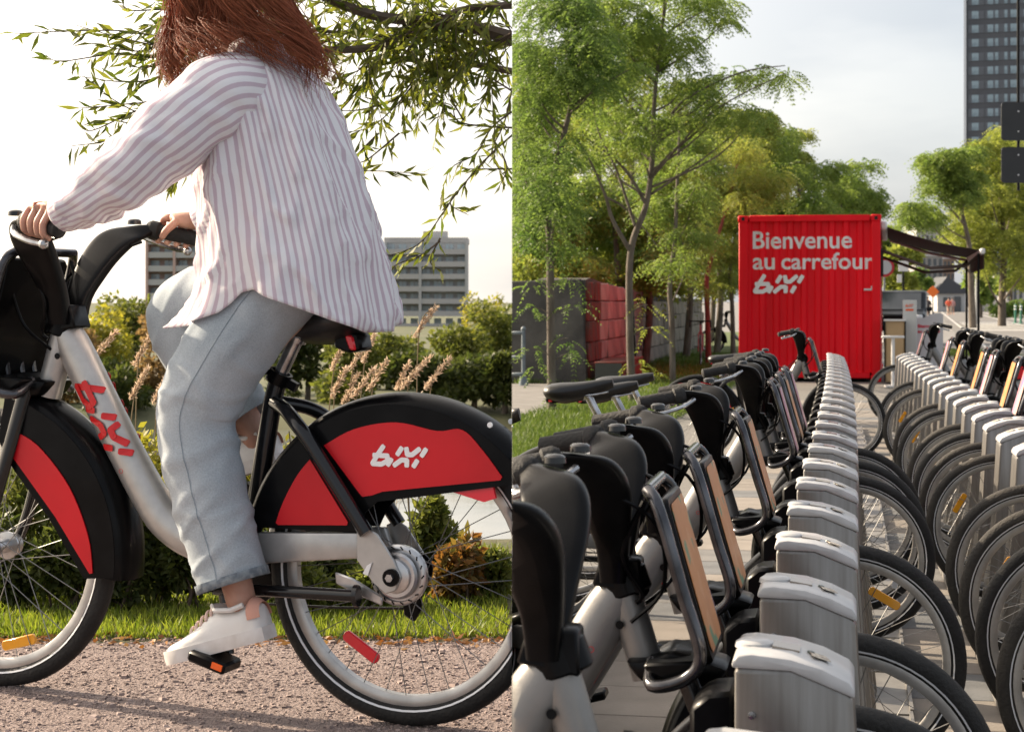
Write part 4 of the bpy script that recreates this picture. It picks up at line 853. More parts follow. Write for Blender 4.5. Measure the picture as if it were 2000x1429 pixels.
lm = [([(1010,78,7.6),(930,55,7.6),(850,42,7.5),(760,36,7.4),(690,18,7.3),(600,-20,7.2)], .034, .018), ([(870,44,7.5),(800,70,7.5),(740,92,7.4),(620,98,7.3),(540,80,7.2)], .026, .010), ([(1010,142,7.8),(930,127,7.8),(870,128,7.8),(800,118,7.7),(700,135,7.6)], .018, .006), ([(1010,10,7.4),(900,20,7.4),(850,50,7.4)], .018, .012), ([(1010,85,7.9),(860,82,7.9),(740,70,7.8),(620,60,7.7),(500,40,7.6)], .014, .006), ([(900,125,7.7),(960,90,7.6),(1010,60,7.5)], .012, .01), ([(620,-30,7.2),(480,20,7.1),(400,40,7.0),(330,60,6.9)], .014, .006)]
LN = []
for pts, a, b in lm: LN.append(wlimb(pts, a, b))
tw = [[(440,40,7.0),(330,70,7.0),(230,60,7.0),(110,62,7.0),(30,66,7.0)],[(430,70,7.0),(330,90,7.0),(240,75,7.0),(150,50,7.0)],[(420,60,7.0),(320,110,7.0),(230,105,7.0),(120,120,7.0),(90,108,7.0)],[(400,90,7.1),(310,150,7.1),(240,160,7.1),(160,150,7.1)],[(400,110,7.1),(310,190,7.1),(230,205,7.1),(150,212,7.1)],[(390,140,7.1),(300,220,7.1),(230,200,7.1),(180,160,7.1)],[(390,150,7.1),(290,235,7.1),(220,235,7.1),(200,235,7.1)],[(380,170,7.2),(290,245,7.2),(210,275,7.2),(140,285,7.2)],[(380,180,7.2),(270,215,7.2),(180,255,7.2),(150,240,7.2)],[(400,40,7.1),(330,20,7.1),(250,20,7.1),(240,-5,7.1)],
      [(380,100,7.0),(300,130,7.0),(250,130,7.0)],[(360,60,7.0),(280,100,7.0),(180,85,7.0)],[(340,230,7.2),(300,260,7.2),(260,290,7.2),(210,265,7.2)],[(370,320,7.2),(350,335,7.2),(335,370,7.2)],[(390,250,7.2),(365,330,7.2),(290,365,7.2)],
      [(880,90,7.6),(820,150,7.6),(770,210,7.6),(720,250,7.6),(655,260,7.6)],[(820,130,7.6),(780,190,7.6),(700,215,7.6),(650,215,7.6)],[(740,100,7.5),(720,150,7.5),(680,200,7.5),(645,235,7.5)],[(1005,215,7.8),(960,250,7.8),(930,300,7.8),(880,330,7.8),(860,390,7.8)],[(1005,260,7.8),(950,310,7.8),(890,380,7.8),(830,465,7.8),(790,490,7.8),(750,500,7.8)],[(1005,250,7.7),(900,240,7.7),(880,205,7.7),(830,200,7.7)],[(905,235,7.7),(880,190,7.7),(875,165,7.7)],[(890,380,7.8),(880,400,7.8),(915,420,7.8)],[(860,470,7.8),(820,500,7.8),(770,520,7.8),(755,560,7.8)],[(860,465,7.8),(840,510,7.8),(865,530,7.8)],[(740,260,7.6),(700,300,7.6),(680,330,7.6),(760,335,7.6),(830,340,7.6)],[(780,260,7.6),(720,310,7.6),(690,320,7.6)],[(1003,160,7.9),(985,240,7.9),(960,300,7.9),(990,350,7.9)],[(1003,330,7.9),(960,330,7.9),(900,330,7.9)],[(1003,180,7.7),(950,150,7.7),(920,160,7.7)],[(960,130,7.7),(950,180,7.7),(930,210,7.7)],[(700,20,7.3),(660,60,7.3),(600,120,7.3),(640,170,7.3)],[(980,300,7.6),(990,330,7.6),(975,365,7.6)]]
for pts in tw:
    ln = wlimb(pts, .005, .0015, 'twig'); wleaves(ln, .021, .5)
for ln in LN:
    wleaves(ln, .05, .8)
    for _ in range(26):
        b = Vector(rw.choice(ln)); d = Vector((rw.gauss(-.3,.5), rw.gauss(0,.5), rw.gauss(-.15,.45))).normalized()*rw.uniform(.18,.42); l2 = bez([b, b+d*.5+Vector((0,0,.02)), b+d+Vector((0,0,-.05))], 5)
        if (b+d).x > -.02: continue
        limb(wt, 'twig', [b, b+d*.5+Vector((0,0,.02)), b+d+Vector((0,0,-.05))], .003, .001, M_twig, n=4, sub=3); wleaves(l2, .022, .55)
Pw = np.array([tuple(p) for p in WL]); Dw = np.array([tuple(d) for d in WD]); k = Pw[:,0] < .02; Pw, Dw = Pw[k], Dw[k]
o = inst('leaves', np_mesh('leaves', leaf_quads(Pw, Dw, .088*rng.uniform(.6,1.25,len(Pw)), .018, rng), 4, M_willow), wt)
# ================================================================ RIGHT PLACE: the docking station
CUR[0] = 'R'
M_ground = mat('worn_asphalt', (.16,.155,.15), .92, c2=(.22,.21,.20), scale=1.2, detail=7, bump=.3, bscale=60)
sheet('ground', [.0005, 1, 3, 6, 12, 30, 80, 250, 1200], [.6, 2, 4, 8, 14, 22, 35, 60, 120, 300, 900, 2500], lambda x, y: -.012, M_ground)
mb = MB(); ys = [.6, 4, 10, 30, 100, 400, 2500]; mb.v = [(.0005, y, -.012) for y in ys]+[(.0005, y, -3.2) for y in ys]; mb.f = [(i, i+1, len(ys)+i+1, len(ys)+i) for i in range(len(ys)-1)]
struct(mb.build('retaining_edge', mat('edge_concrete', (.30,.29,.27), .9, c2=(.22,.21,.20), scale=2), fix=False))
# lawn and side path
def poly_sheet(name, pts, z, mt, kind='structure'): return struct(MB().add([(x, y, z) for x, y in pts], [tuple(range(len(pts)))]).build(name, mt, fix=False), kind)
M_lawn = mat('lawn_soil', (.06,.085,.022), .95, c2=(.09,.12,.03), scale=3, bump=.5, bscale=40)
LAWN = [(.001,13.6),(.30,14.4),(.60,16.0),(1.72,20.0),(2.9,25.2),(3.85,30.2),(4.6,38),(6.6,50),(12,80),(.001,80)]
poly_sheet('lawn', LAWN, .002, M_lawn)
poly_sheet('path', [(.0012,20.4),(.16,21.0),(.48,22.6),(.78,24.4),(1.05,26.8),(1.22,29.6),(.0012,29.6)], .014, mat('path_asphalt', (.15,.14,.13), .92, c2=(.20,.19,.175), scale=3, bump=.2, bscale=60))
rng = np.random.default_rng(21); n = 60000; Yg = 13.7+(46-13.7)*rng.random(n)**1.25; xr = np.interp(Yg, [13.6,14.4,16,20,25.2,30.2,38,50], [.02,.30,.60,1.72,2.9,3.85,4.6,6.6])+rng.normal(0,.05,n); Xg = rng.random(n)*xr
px_ = np.interp(Yg, [20.3,20.4,21,22.6,24.4,26.8,29.6,29.7], [0,.0,.16,.48,.78,1.05,1.22,0]); k = (Xg > px_+.02)&(Xg > .012); Xg, Yg = Xg[k], Yg[k]; n = len(Xg)
P = np.stack([Xg, Yg, np.zeros(n)], 1); D = np.stack([rng.normal(0,.45,n), rng.normal(0,.45,n), np.ones(n)], 1)
M_lgrass = leafmat('lawn_grass', (.055,.095,.018), (.125,.165,.036), trans=.35); q = leaf_quads(P, D, rng.uniform(.05,.15,n), .014, rng); q[:,0] = np.maximum(q[:,0], .0009)
o = inst('grass', np_mesh('grass', q, 4, M_lgrass)); struct(o, 'stuff'); o['label'] = 'mown green lawn under the young trees'
# paving slabs of the station, laid along the docks
RD_ = Vector((.184,1,0)).normalized(); RV = Vector((RD_.y,-RD_.x,0)); RA = -math.atan2(.184, 1)
pav = struct(MB().add([Vector((.0,2.2,-.004))+RV*.0+Vector(p) for p in ((.002,0,0),(5.2,-.6,0),(11.5,29,0),(2.6,29,0),(.30,13,0),(.002,12,0))], [(0,1,2,3,4,5)]).build('paving', mat('joint_sand', (.13,.125,.115), .95, c2=(.18,.17,.155), scale=20), fix=False))
slabs = [MB().box((0,0,0),(.594,.445,.05)).mesh('slab', mat('slab_%d' % i, c, .85, c2=c2, scale=5, detail=8, bump=.15, bscale=90), bevel=.004) for i, (c, c2) in enumerate((((.17,.152,.132),(.22,.195,.17)),((.10,.104,.108),(.15,.154,.158)),((.20,.177,.154),(.245,.217,.19)),((.125,.123,.12),(.175,.17,.165))))]
rs = random.Random(4)
for j in range(50):
    for i in range(6):
        c = Vector((.03,0,0))+RD_*(3.0+j*.45)+RV*(-.75+i*.60); z = -.0255+rs.uniform(-.001,.001)
        w_ = [3,1,3,1] if j < 6 else [3,2,5,3]
        inst('slab', slabs[rs.choices((0,1,2,3), w_)[0]], pav, (c.x, c.y, z), (rs.uniform(-.001,.001), rs.uniform(-.001,.001), RA))

# ---------------------------------------------------------------- docks
def brushed():
    m = mat('brushed_steel', (.29,.28,.265), .36, .75, c2=(.19,.175,.16), scale=7, stretch=(7,7,.35), lo=.3, hi=.7, bump=.05, bscale=60); return m
M_br = brushed(); M_cap = mat('cap_white', (.50,.50,.505), .38, c2=(.40,.40,.40), scale=14, detail=8, coat=.1); M_plate = mat('base_plate_steel', (.30,.29,.27), .5, .5, c2=(.22,.21,.20), scale=12)
DB = MB().prism([(-.090,.03),(-.090,.802),(-.085,.812),(.0,.810),(.090,.776),(.100,.762),(.118,.45),(.165,.03)], 0, .185).mesh('post', M_br, bevel=.010, bseg=2)
DC = MB().prism([(-.094,.810),(-.094,.820),(-.086,.831),(-.062,.834),(.0,.828),(.050,.814),(.092,.794),(.101,.782),(.101,.768),(.0,.808)], -.005, .190).mesh('cap', M_cap, bevel=.008, bseg=2)
DL = MB().prism([(-.092,.60),(-.092,.765),(-.135,.760),(-.165,.735),(-.165,.655),(-.14,.61)], .030, .155).mesh('latch', M_black(), bevel=.008)
DK = MB().lathe([(.0001,.012),(.024,.012),(.031,.008),(.033,0),(.0001,0)], axis='z', n=20).mesh('lock_button', M_cap)
DP = MB().box((.02,.09,.014),(.52,.655,.012)).box((.275,.09,.022),(.012,.655,.03)).box((-.235,.09,.022),(.012,.655,.03)).mesh('base_plate', M_plate)
DS = MB().box((0,0,0),(.045,.050,.006)).mesh('card_reader', mat('reader', (.25,.21,.17), .3, coat=.4))
DI = MB().lathe([(.0001,.004),(.006,.003),(.007,0),(.0001,0)], axis='z', n=10).mesh('status_light', mat('status_lens', (.06,.08,.07), .3)); DN = MB().box((0,0,0),(.050,.002,.022)).mesh('number_plate', mat('number_plate', (.30,.30,.29), .5, c2=(.12,.12,.12), scale=60))
DT = MB().lathe([(.0001,-.004),(.006,-.003),(.007,0),(.0001,0)], axis='y', n=10).mesh('bolt', M_chrome()); DQ = MB().box((0,0,0),(.030,.040,.0014)).mesh('sticker', mat('worn_sticker', (.55,.50,.42), .6, c2=(.20,.16,.13), scale=70, lo=.45, hi=.55))
def dock(label, group, loc, rz):
    t = thing('bike_dock', label, 'dock', loc, rz, group)
    p = inst('post', DB, t); c = inst('cap', DC, t); inst('lock_button', DK, c, (-.062,.092,.828)); inst('card_reader', DS, c, (-.010,.092,.8285), (0,R(9),0)); inst('latch', DL, t); inst('status_light', DI, c, (.030,.092,.8205), (0,R(14),0)); inst('number_plate', DN, p, (.0,-.0015,.70)); inst('bolt', DT, p, (-.062,-.001,.735)); inst('bolt', DT, p, (.062,-.001,.69)); inst('sticker', DQ, c, (.045,.075,.8185), (0,R(18),.2)); inst('base_plate', DP, t); return t
NL = 26; docksL = []
ORD = ['nearest','second','third','fourth','fifth','sixth','seventh','eighth','ninth','tenth','eleventh','twelfth','thirteenth','fourteenth','fifteenth','sixteenth','seventeenth','eighteenth','nineteenth','twentieth','twenty-first','twenty-second','twenty-third','twenty-fourth','twenty-fifth','twenty-sixth','twenty-seventh']
rzL = -math.atan2(.190, 1); rzR = math.pi-math.atan2(.178, 1)
def posL(Y_): return Vector((-.03+.206*Y_-.00083*Y_*Y_-.098, Y_, 0))
def posR(Y_): return Vector((.81+.178*Y_+.098, Y_+.185, 0))
for k in range(-1, NL-1):
    Y_ = 2.82+.671*k; dock('steel bike dock in the row before the red container, %s from the camera' % ORD[k+1], 'docks of the row before the container', posL(Y_), rzL)
YR = [19.2-.671*k for k in range(24)]
for k, Y_ in enumerate(YR):
    dock('pale steel bike dock in the right row, %s counted from the white totem' % ORD[k], 'docks of the right row', posR(Y_), rzR)

# ---------------------------------------------------------------- docked bicycles
def docked(label, group, dress, P0, rz, yoff):
    b = make_bike('city_bicycle', label, 'bicycle', group, dress); hx = dress['hub']
    b.location = P0+Matrix.Rotation(rz, 3, 'Z') @ Vector((.070-hx, yoff, .030)); b.rotation_euler = (0,0,rz); return b
M_blackskirt = M_black()
dressL = {
 -1: dict(skirt=M_orange(), skirt_front=M_orange(), front_skirt=M_purple(), advert=M_orange(), saddle=1.02, no_rack=True),
 0: dict(skirt=M_orange(), skirt_front=M_purple(), front_skirt=M_purple(), advert=M_orange(), saddle=1.0, front_reflector=(M_whref(), 130, .20)),
 1: dict(skirt=M_orange(), skirt_front=M_orange(), front_skirt=M_red(), advert=M_orange(), saddle=1.03, front_reflector=(M_whref(), 260, .20)),
 3: dict(skirt=M_orange(), front_skirt=M_red(), advert=M_orange(), saddle=1.03, front_reflector=(M_amber(), 330, .21)),
 6: dict(skirt=M_orange(), skirt_front=M_purple(), front_skirt=M_red(), advert=M_pink(), saddle=1.03, front_reflector=(M_whref(), 250, .20)),
 7: dict(skirt=M_orange(), front_skirt=M_red(), advert=M_orange(), saddle=.99),
 8: dict(skirt=M_red(), front_skirt=M_red(), advert=M_pink(), saddle=1.0),
 18: dict(skirt=M_red(), front_skirt=M_red(), advert=M_orange(), saddle=.9, loop=True)}
LBL = {-1:'black share bicycle without rack, nearest of the near row', 0:'docked share bicycle with a blue and purple fender panel in the near row', 1:'docked share bicycle with an orange front panel, second whole one of the near row', 3:'docked share bicycle with white wheel reflector beside the fifth dock', 6:'first of three share bicycles docked side by side before the container', 7:'middle of three share bicycles docked side by side before the container', 8:'farthest of three share bicycles docked side by side before the container', 18:'lone share bicycle standing against the red container front'}
for k, d in dressL.items():
    d.update(hub=1.27, bar=-.005, rack=-.0, tilt=11, lite=(k > 3), word=False, crank=-60)
    docked(LBL[k], 'bicycles docked in the near row', d, posL(2.82+.671*k), rzL, .265)
occR = {0:'front basket and bare cords, farthest of the right row', 6:'second from the far end of the right row', 8:'third from the far end of the right row', 11:'fourth from the far end of the right row', 12:'fifth from the far end of the right row', 14:'sixth from the far end of the right row', 15:'seventh from the far end of the right row', 16:'eighth from the far end of the right row', 17:'ninth from the far end of the right row', 19:'fifth nearest of the right row', 20:'fourth nearest of the right row', 21:'third nearest of the right row', 22:'second nearest of the right row, cut by the picture edge'}
protoR = {}
cmR = None
for k, lb in occR.items():
    v = k % 3
    if v not in protoR:
        d = dict(hub=1.26, bar=-.005, rack=-.0, tilt=10, lite=True, word=False, saddle=.97+.03*v, advert=(M_pink(), M_purple(), M_orange())[v], skirt=M_red(), rubber=M_dusty() if v else M_rubber(), front_reflector=(M_amber(), 300, .21) if v == 2 else None, crank=(-60, 20, 100)[v])
        b = docked('share bicycle with dusty tyre, '+lb if v else 'share bicycle with clean black tyre, '+lb, 'bicycles docked in the right row', d, posR(YR[k]), rzR, -.10); protoR[v] = b
    else:
        cm = child_map(); b = copy_tree(protoR[v], None, cm); b['label'] = ('share bicycle with dusty tyre, ' if v else 'share bicycle with clean black tyre, ')+lb
        b.location = posR(YR[k])+Matrix.Rotation(rzR, 3, 'Z') @ Vector((.070-1.26, -.10, .030))

# ---------------------------------------------------------------- the red container
M_cont = mat('red_container_paint', (.80,.005,.016), .5, c2=(.66,.004,.011), scale=1.2, detail=8, stretch=(3,3,.5), bump=.05, bscale=6, spec=.2)
cont = thing('shipping_container', 'bright red shipping container with white welcome lettering', 'container', (3.985,30.95,0), -math.atan2(.215, 1))
CW, CLn, CH = 2.438, 6.06, 2.90
def corr(n, a0, a1, dep, z0, z1, M=None):
    """trapezoid corrugation as one sheet, n ribs between a0 and a1"""
    mb = MB(); st = (a1-a0)/n; pr = []
    for i in range(n): x = a0+i*st; pr += [(x, 0), (x+st*.28, 0), (x+st*.40, dep), (x+st*.86, dep), (x+st*.98, 0)]
    pr.append((a1, 0)); m = len(pr); mb.v = [(x, y, z0) for x, y in pr]+[(x, y, z1) for x, y in pr]; mb.f = [(i, i+1, m+i+1, m+i) for i in range(m-1)]
    if M is not None: mb.v = [tuple(M @ Vector(v)) for v in mb.v]
    return mb
corr(9, .14, CW-.14, .040, .16, CH-.11, Matrix.Translation((0,.050,0))).build('end_panel', M_cont, cont, smooth=False, fix=False)
corr(20, .14, CLn-.14, .040, .16, CH-.11, Matrix.Translation((.05,0,0)) @ Matrix.Rotation(R(90), 4, 'Z')).build('side_panel', M_cont, cont, smooth=False, fix=False)
corr(20, .14, CLn-.14, -.040, .16, CH-.11, Matrix.Translation((CW-.05,0,0)) @ Matrix.Rotation(R(90), 4, 'Z')).build('side_panel', M_cont, cont, smooth=False, fix=False)
MB().box((CW/2,CLn-.03,CH/2),(CW-.28,.05,CH-.3)).build('door_panel', M_cont, cont); MB().box((CW/2,CLn/2,CH-.05),(CW-.16,CLn-.16,.06)).build('roof', M_cont, cont)
for x in (.075, CW-.075):
    for y in (.075, CLn-.075): MB().box((x,y,CH/2),(.148,.148,CH-.24)).build('corner_post', M_cont, cont, bevel=.01)
    for y in (.08, CLn-.08):
        for z in (.06, CH-.06): cc = MB().box((x,y,z),(.178,.162,.120)).build('corner_casting', M_cont, cont, bevel=.012); MB().box((x,y+(-.082 if y < 1 else .082),z),(.055,.004,.06)).build('casting_hole', mat('dark_hole', (.01,.01,.01), .9), cc, bevel=.015)
for y in (.05, CLn-.05):
    MB().box((CW/2,y,CH-.055),(CW-.36,.09,.11)).build('top_rail', M_cont, cont, bevel=.008)
    br_ = MB().box((CW/2,y,.115),(CW-.36,.10,.10)).build('bottom_rail', M_cont, cont, bevel=.008)
for x in (.05, CW-.05):
    MB().box((x,CLn/2,CH-.055),(.08,CLn-.34,.10)).build('top_rail', M_cont, cont, bevel=.006); MB().box((x,CLn/2,.11),(.09,CLn-.34,.14)).build('bottom_rail', M_cont, cont, bevel=.006)
MB().box((CW/2,CLn/2,.10),(CW-.3,CLn-.3,.12)).build('floor', mat('dark_floor', (.03,.03,.03), .9), cont)
hd_ = MB().box((2.24,.022,1.60),(.17,.03,.035)).box((2.30,.02,1.63),(.05,.03,.07)).build('latch_handle', M_cap, cont, bevel=.006)
MW = mat('container_lettering', (.72,.70,.70), .6)
def put_text(parent, txt, x0, z0, width, height, mt, name, y=-.004, bold=.006, size=.4, rot=(R(90),0,0), ribs=None):
    me = text_mesh(txt, size, mt, name, extrude=.001, bold=bold); xs_ = [v.co.x for v in me.vertices]; w0 = max(xs_)-min(xs_); cap = max(v.co.y for v in me.vertices)
    sx, sy = width/w0, (height/cap if height else width/w0); mn = min(xs_)
    for v in me.vertices: v.co.x = (v.co.x-mn)*sx; v.co.y *= sy
    if ribs:        # painted on the corrugated sheet: the letters follow its ribs
        n_, p0_, p1_, dep_ = ribs; st_ = (p1_-p0_)/n_; cuts = [p0_+i*st_+st_*q for i in range(n_) for q in (.28,.40,.86,.98)]; bm = bmesh.new(); bm.from_mesh(me); bmesh.ops.delete(bm, geom=[f for f in bm.faces if abs(f.normal.z) < .5 or f.calc_center_median().z < 0], context='FACES')
        for c_ in cuts:
            if x0 < c_ < x0+width: bmesh.ops.bisect_plane(bm, geom=bm.verts[:]+bm.edges[:]+bm.faces[:], plane_co=(c_-x0,0,0), plane_no=(1,0,0))
        for v in bm.verts:
            u = ((v.co.x+x0-p0_) % st_)/st_; d_ = 0 if u <= .281 or u >= .979 else dep_ if .399 <= u <= .861 else dep_*(u-.28)/.12 if u < .4 else dep_*(.98-u)/.12; v.co.z = -d_
        bm.to_mesh(me); bm.free()
    return inst(name, me, parent, (x0, y, z0), rot)
yl = .0465; RB = (9, .14, CW-.14, .040)
put_text(cont, 'Bienvenue', .238, 2.325, 1.715, .300, MW, 'lettering', yl, ribs=RB)
put_text(cont, 'au', .238, 1.962, .385, .200, MW, 'lettering', yl, ribs=RB); put_text(cont, 'carrefour', .735, 1.962, 1.588, .285, MW, 'lettering', yl, ribs=RB)
o = inst('wordmark', wordmark('wordmark', MW, .86, .098, .003), cont, (.262, yl, 1.535), (R(90),0,0)); o.scale = (1, 1.02, 1)
# awning on its right side
aw = thing('awning', 'dark brown fabric awning stretched out from the red container', 'awning', cont.location, cont.rotation_euler.z)
M_fab = mat('awning_fabric', (.028,.020,.017), .85, c2=(.045,.034,.028), scale=2, stretch=(1,14,1), bump=.1, bscale=60); M_wm = mat('white_metal', (.62,.61,.60), .4)
a0, a1, yA, yB = CW+.10, CW+1.72, .35, 5.95; zA, zB = 2.70, 2.28
nf = 12; mb = MB(); sag = lambda t: -.05*math.sin(math.pi*t)
mb.v = [(a0+(a1-a0)*i/nf, y, zA+(zB-zA)*i/nf+sag(i/nf)+dz) for dz in (0,-.006) for y in (yA,yB) for i in range(nf+1)]; q = nf+1
mb.f = [(i, i+1, q+i+1, q+i) for i in range(nf)]+[(2*q+i, 3*q+i, 3*q+i+1, 2*q+i+1) for i in range(nf)]+[(i, 2*q+i, 2*q+i+1, i+1) for i in range(nf)]+[(q+i, q+i+1, 3*q+i+1, 3*q+i) for i in range(nf)]
mb.build('canopy', M_fab, aw)
MB().box((a1,(yA+yB)/2,zB-.02),(.09,yB-yA+.1,.10)).build('front_bar', M_wm, aw, bevel=.02); MB().box((a1+.03,(yA+yB)/2,zB-.19),(.006,yB-yA,.26)).build('valance', M_fab, aw)
MB().box((a0-.05,(yA+yB)/2,zA+.02),(.12,yB-yA+.1,.16)).build('cassette', M_wm, aw, bevel=.03)
MB().tube([(a0+.05,yB-.02,zA-.05),((a0+a1)/2,yB-.02,(zA+zB)/2-.10),(a1-.03,yB-.02,zB-.05)], .03, n=8).build('edge_bar', M_wm, aw)
for y in (yA+.35, yB-.35): MB().tube([(CW,y,2.30),(CW+.85,y-.1,1.98),(a1-.25,y+.25,2.02),(a1-.02,y+.3,zB-.06)], .03, n=8).build('folding_arm', mat('brown_metal', (.09,.06,.05), .5), aw)
for y in (yA+.1, yB-.6): MB().tube([(a1-.06,y,zB-.05),(a1-.06,y,.0)], .022, n=8).build('support_pole', M_black(), aw)
MB().box((CW+.02,.75,2.05),(.05,.35,.42)).build('side_flap', M_fab, aw)
# things set out beside the container
def pt(px, Y_): return Vector(((px-1000)/F*Y_, Y_, 0))
M_ply = mat('plywood', (.36,.24,.12), .7, c2=(.42,.29,.16), scale=3, stretch=(1,1,.2)); p_ = pt(1748, 30.0); cb = thing('wooden_cabinet', 'small plywood cabinet with black edges beside the red container', 'cabinet', p_, -.2)
MB().box((0,.2,.54),(.32,.44,1.04)).build('carcass', M_ply, cb, bevel=.004); MB().box((0,.2,1.075),(.37,.50,.03)).build('top', M_wm, cb); MB().box((-.17,-.03,.54),(.02,.03,1.04)).build('edge_trim', M_black(), cb); MB().box((.17,-.03,.54),(.02,.03,1.04)).build('edge_trim', M_black(), cb); MB().box((0,-.025,.50),(.28,.015,.92)).build('door', M_ply, cb); 
p_ = pt(1744, 28.6); st = thing('white_stand', 'white T shaped stand in front of the plywood cabinet', 'stand', p_, -.1)
MB().tube([(0,0,.02),(0,0,.80)], .03, n=10).build('post', M_wm, st); MB().box((0,0,.82),(.36,.10,.04)).build('crossbar', M_wm, st, bevel=.008); MB().box((0,0,.02),(.25,.25,.03)).build('base', M_wm, st)
p_ = pt(1777, 30.4); tt = thing('station_totem', 'tall white totem with orange wordmark beside the plywood cabinet', 'totem', p_, -.2); M_tot = mat('totem_white', (.52,.52,.50), .5)
MB().box((0,.06,.71),(.235,.12,1.42)).build('panel', M_tot, tt, bevel=.006); M_or = mat('orange_lettering', (.72,.10,.02), .5); inst('wordmark', wordmark('totem_wordmark', M_or, .135, .09, .002), tt, (-.075,-.0015,1.30), (R(90),0,0)); MB().box((-.005,-.002,1.25),(.13,.003,.035)).build('lettering_bar', M_or, tt)
p_ = pt(1815, 31.2); bn = thing('welcome_banner', 'white welcome banner with red lettering behind the far docked bicycle', 'banner', p_, -.15)
MB().prism([(-.24,.25),(.24,.25),(.24,1.16),(.19,1.19),(.02,1.17),(-.10,1.10),(-.24,1.10)], 0, .02).build('panel', mat('banner_white', (.62,.62,.61), .6), bn, smooth=False); M_rl = mat('banner_red', (.60,.03,.06), .6)
put_text(bn, 'Bienvenue', -.20, .93, .37, .06, M_rl, 'lettering', -.003, .004, .1); put_text(bn, 'au', -.20, .84, .075, .038, M_rl, 'lettering', -.003, .004, .1); put_text(bn, 'carrefour', -.105, .84, .30, .055, M_rl, 'lettering', -.003, .004, .1)
for x in (-.2,.2): MB().box((x,.05,.14),(.03,.2,.28)).build('foot', M_wm, bn)
# ---------------------------------------------------------------- the old stone wall
M_stone1 = mat('wall_stone', (.21,.185,.155), .9, c2=(.30,.27,.225), scale=1.8, detail=8, bump=.6, bscale=16); M_stone2 = mat('wall_stone_dark', (.15,.135,.12), .9, c2=(.23,.205,.175), scale=1.8, detail=8, bump=.6, bscale=16)
M_conc = mat('dark_concrete', (.045,.043,.042), .95, c2=(.12,.112,.10), scale=1.6, detail=10, bump=.6, bscale=14, spec=.2, lo=.3, hi=.72); M_rust = mat('red_painted_concrete', (.16,.034,.026), .9, c2=(.085,.055,.045), scale=3.2, detail=9, bump=.5, bscale=14, stretch=(1,1,.5), lo=.42, hi=.66, spec=.2)
wall = thing('stone_wall', 'long weathered stone block wall with a red painted end panel', 'wall', (1.30,29.75,0), -math.atan2(.185, 1))
mb = MB().prism([(0,0),(0,1.76),(.6,1.80),(3,1.70),(8,1.62),(14,1.50),(26,1.45),(26,0)], -.9, -.06, 'yz'); mb.v = [(x, y, z) for x, y, z in mb.v]; mb.build('core', M_conc, wall, smooth=False)
mb = MB().prism([(-2.6,0),(-2.6,1.70),(-.9,1.75),(-.12,1.78),(-.01,0)], -.10, .0); mb.build('end_face', M_conc, wall, smooth=False, bevel=.02)
rs = random.Random(8); bmesh_cache = []
for v in range(5):
    m_ = MB().box((0,0,0),(.10,1.0,.40)); m_.v = [(x+rs.uniform(-.012,.012), y+rs.uniform(-.012,.012), z+rs.uniform(-.012,.012)) for x, y, z in m_.v]; bmesh_cache.append(m_)
BMt = {}
def blockmesh(v, mt):
    if (v, mt.name) not in BMt: BMt[(v, mt.name)] = bmesh_cache[v].mesh('stone_block', mt, bevel=.018)
    return BMt[(v, mt.name)]
zs = 0
for c in range(5):
    hgt = (.36,.34,.36,.34,.34)[c]; y = 0; 
    while y < 25:
        ln = rs.uniform(.75,1.5); tp_ = 1.76-.02*y if y < 14 else 1.47
        if zs+hgt*.6 < tp_:
            mt = M_rust if y < 1.55 else (M_stone2 if rs.random() < .35 else M_stone1)
            if y < 1.55 and y+ln > 1.55: ln = 1.56-y
            h2 = min(hgt, tp_-zs)
            inst('stone_block', blockmesh(rs.randrange(5), mt), wall, (-.055+rs.uniform(-.012,.012), y+ln/2, zs+h2/2), (0,0,rs.uniform(-.006,.006)), (1, (ln-.012)/1.0, (h2-.010)/.40))
        y += ln
    zs += hgt
MB().box((.05,6.3,.80),(.13,.16,1.62)).build('leaning_post', M_black(), wall).rotation_euler = (0, -.06, .0)
bx_t = thing('bench_block', 'low red painted concrete bench block at the foot of the wall', 'bench', (1.36,28.9,0), -math.atan2(.185, 1))
MB().box((.22,1.6,.19),(.42,3.1,.36)).build('block', M_rust, bx_t, bevel=.015); MB().box((.22,.035,.19),(.44,.03,.38)).build('end_plate', mat('end_plate_dark', (.05,.05,.045), .8), bx_t); MB().box((.22,1.6,.385),(.46,3.15,.035)).build('top_slab', M_rust, bx_t, bevel=.008)
rl = thing('metal_railing', 'blue grey metal railing post with rails at the path end', 'railing', (.19,29.0,0)); M_rail = mat('blue_grey_metal', (.10,.13,.15), .5, c2=(.14,.17,.19), scale=9)
MB().tube([(0,0,0),(0,0,.92)], .035, n=12).ball((0,0,.94), .045).build('post', M_rail, rl); MB().lathe([(.0001,.18),(.05,.18),(.075,.10),(.08,0),(.0001,0)], axis='z', n=14).build('post_base', M_rail, rl)
for z in (.88,.48,.20): MB().tube([(0,0,z),(-1.2,-.2,z)], .026, n=8).build('rail', M_rail, rl)

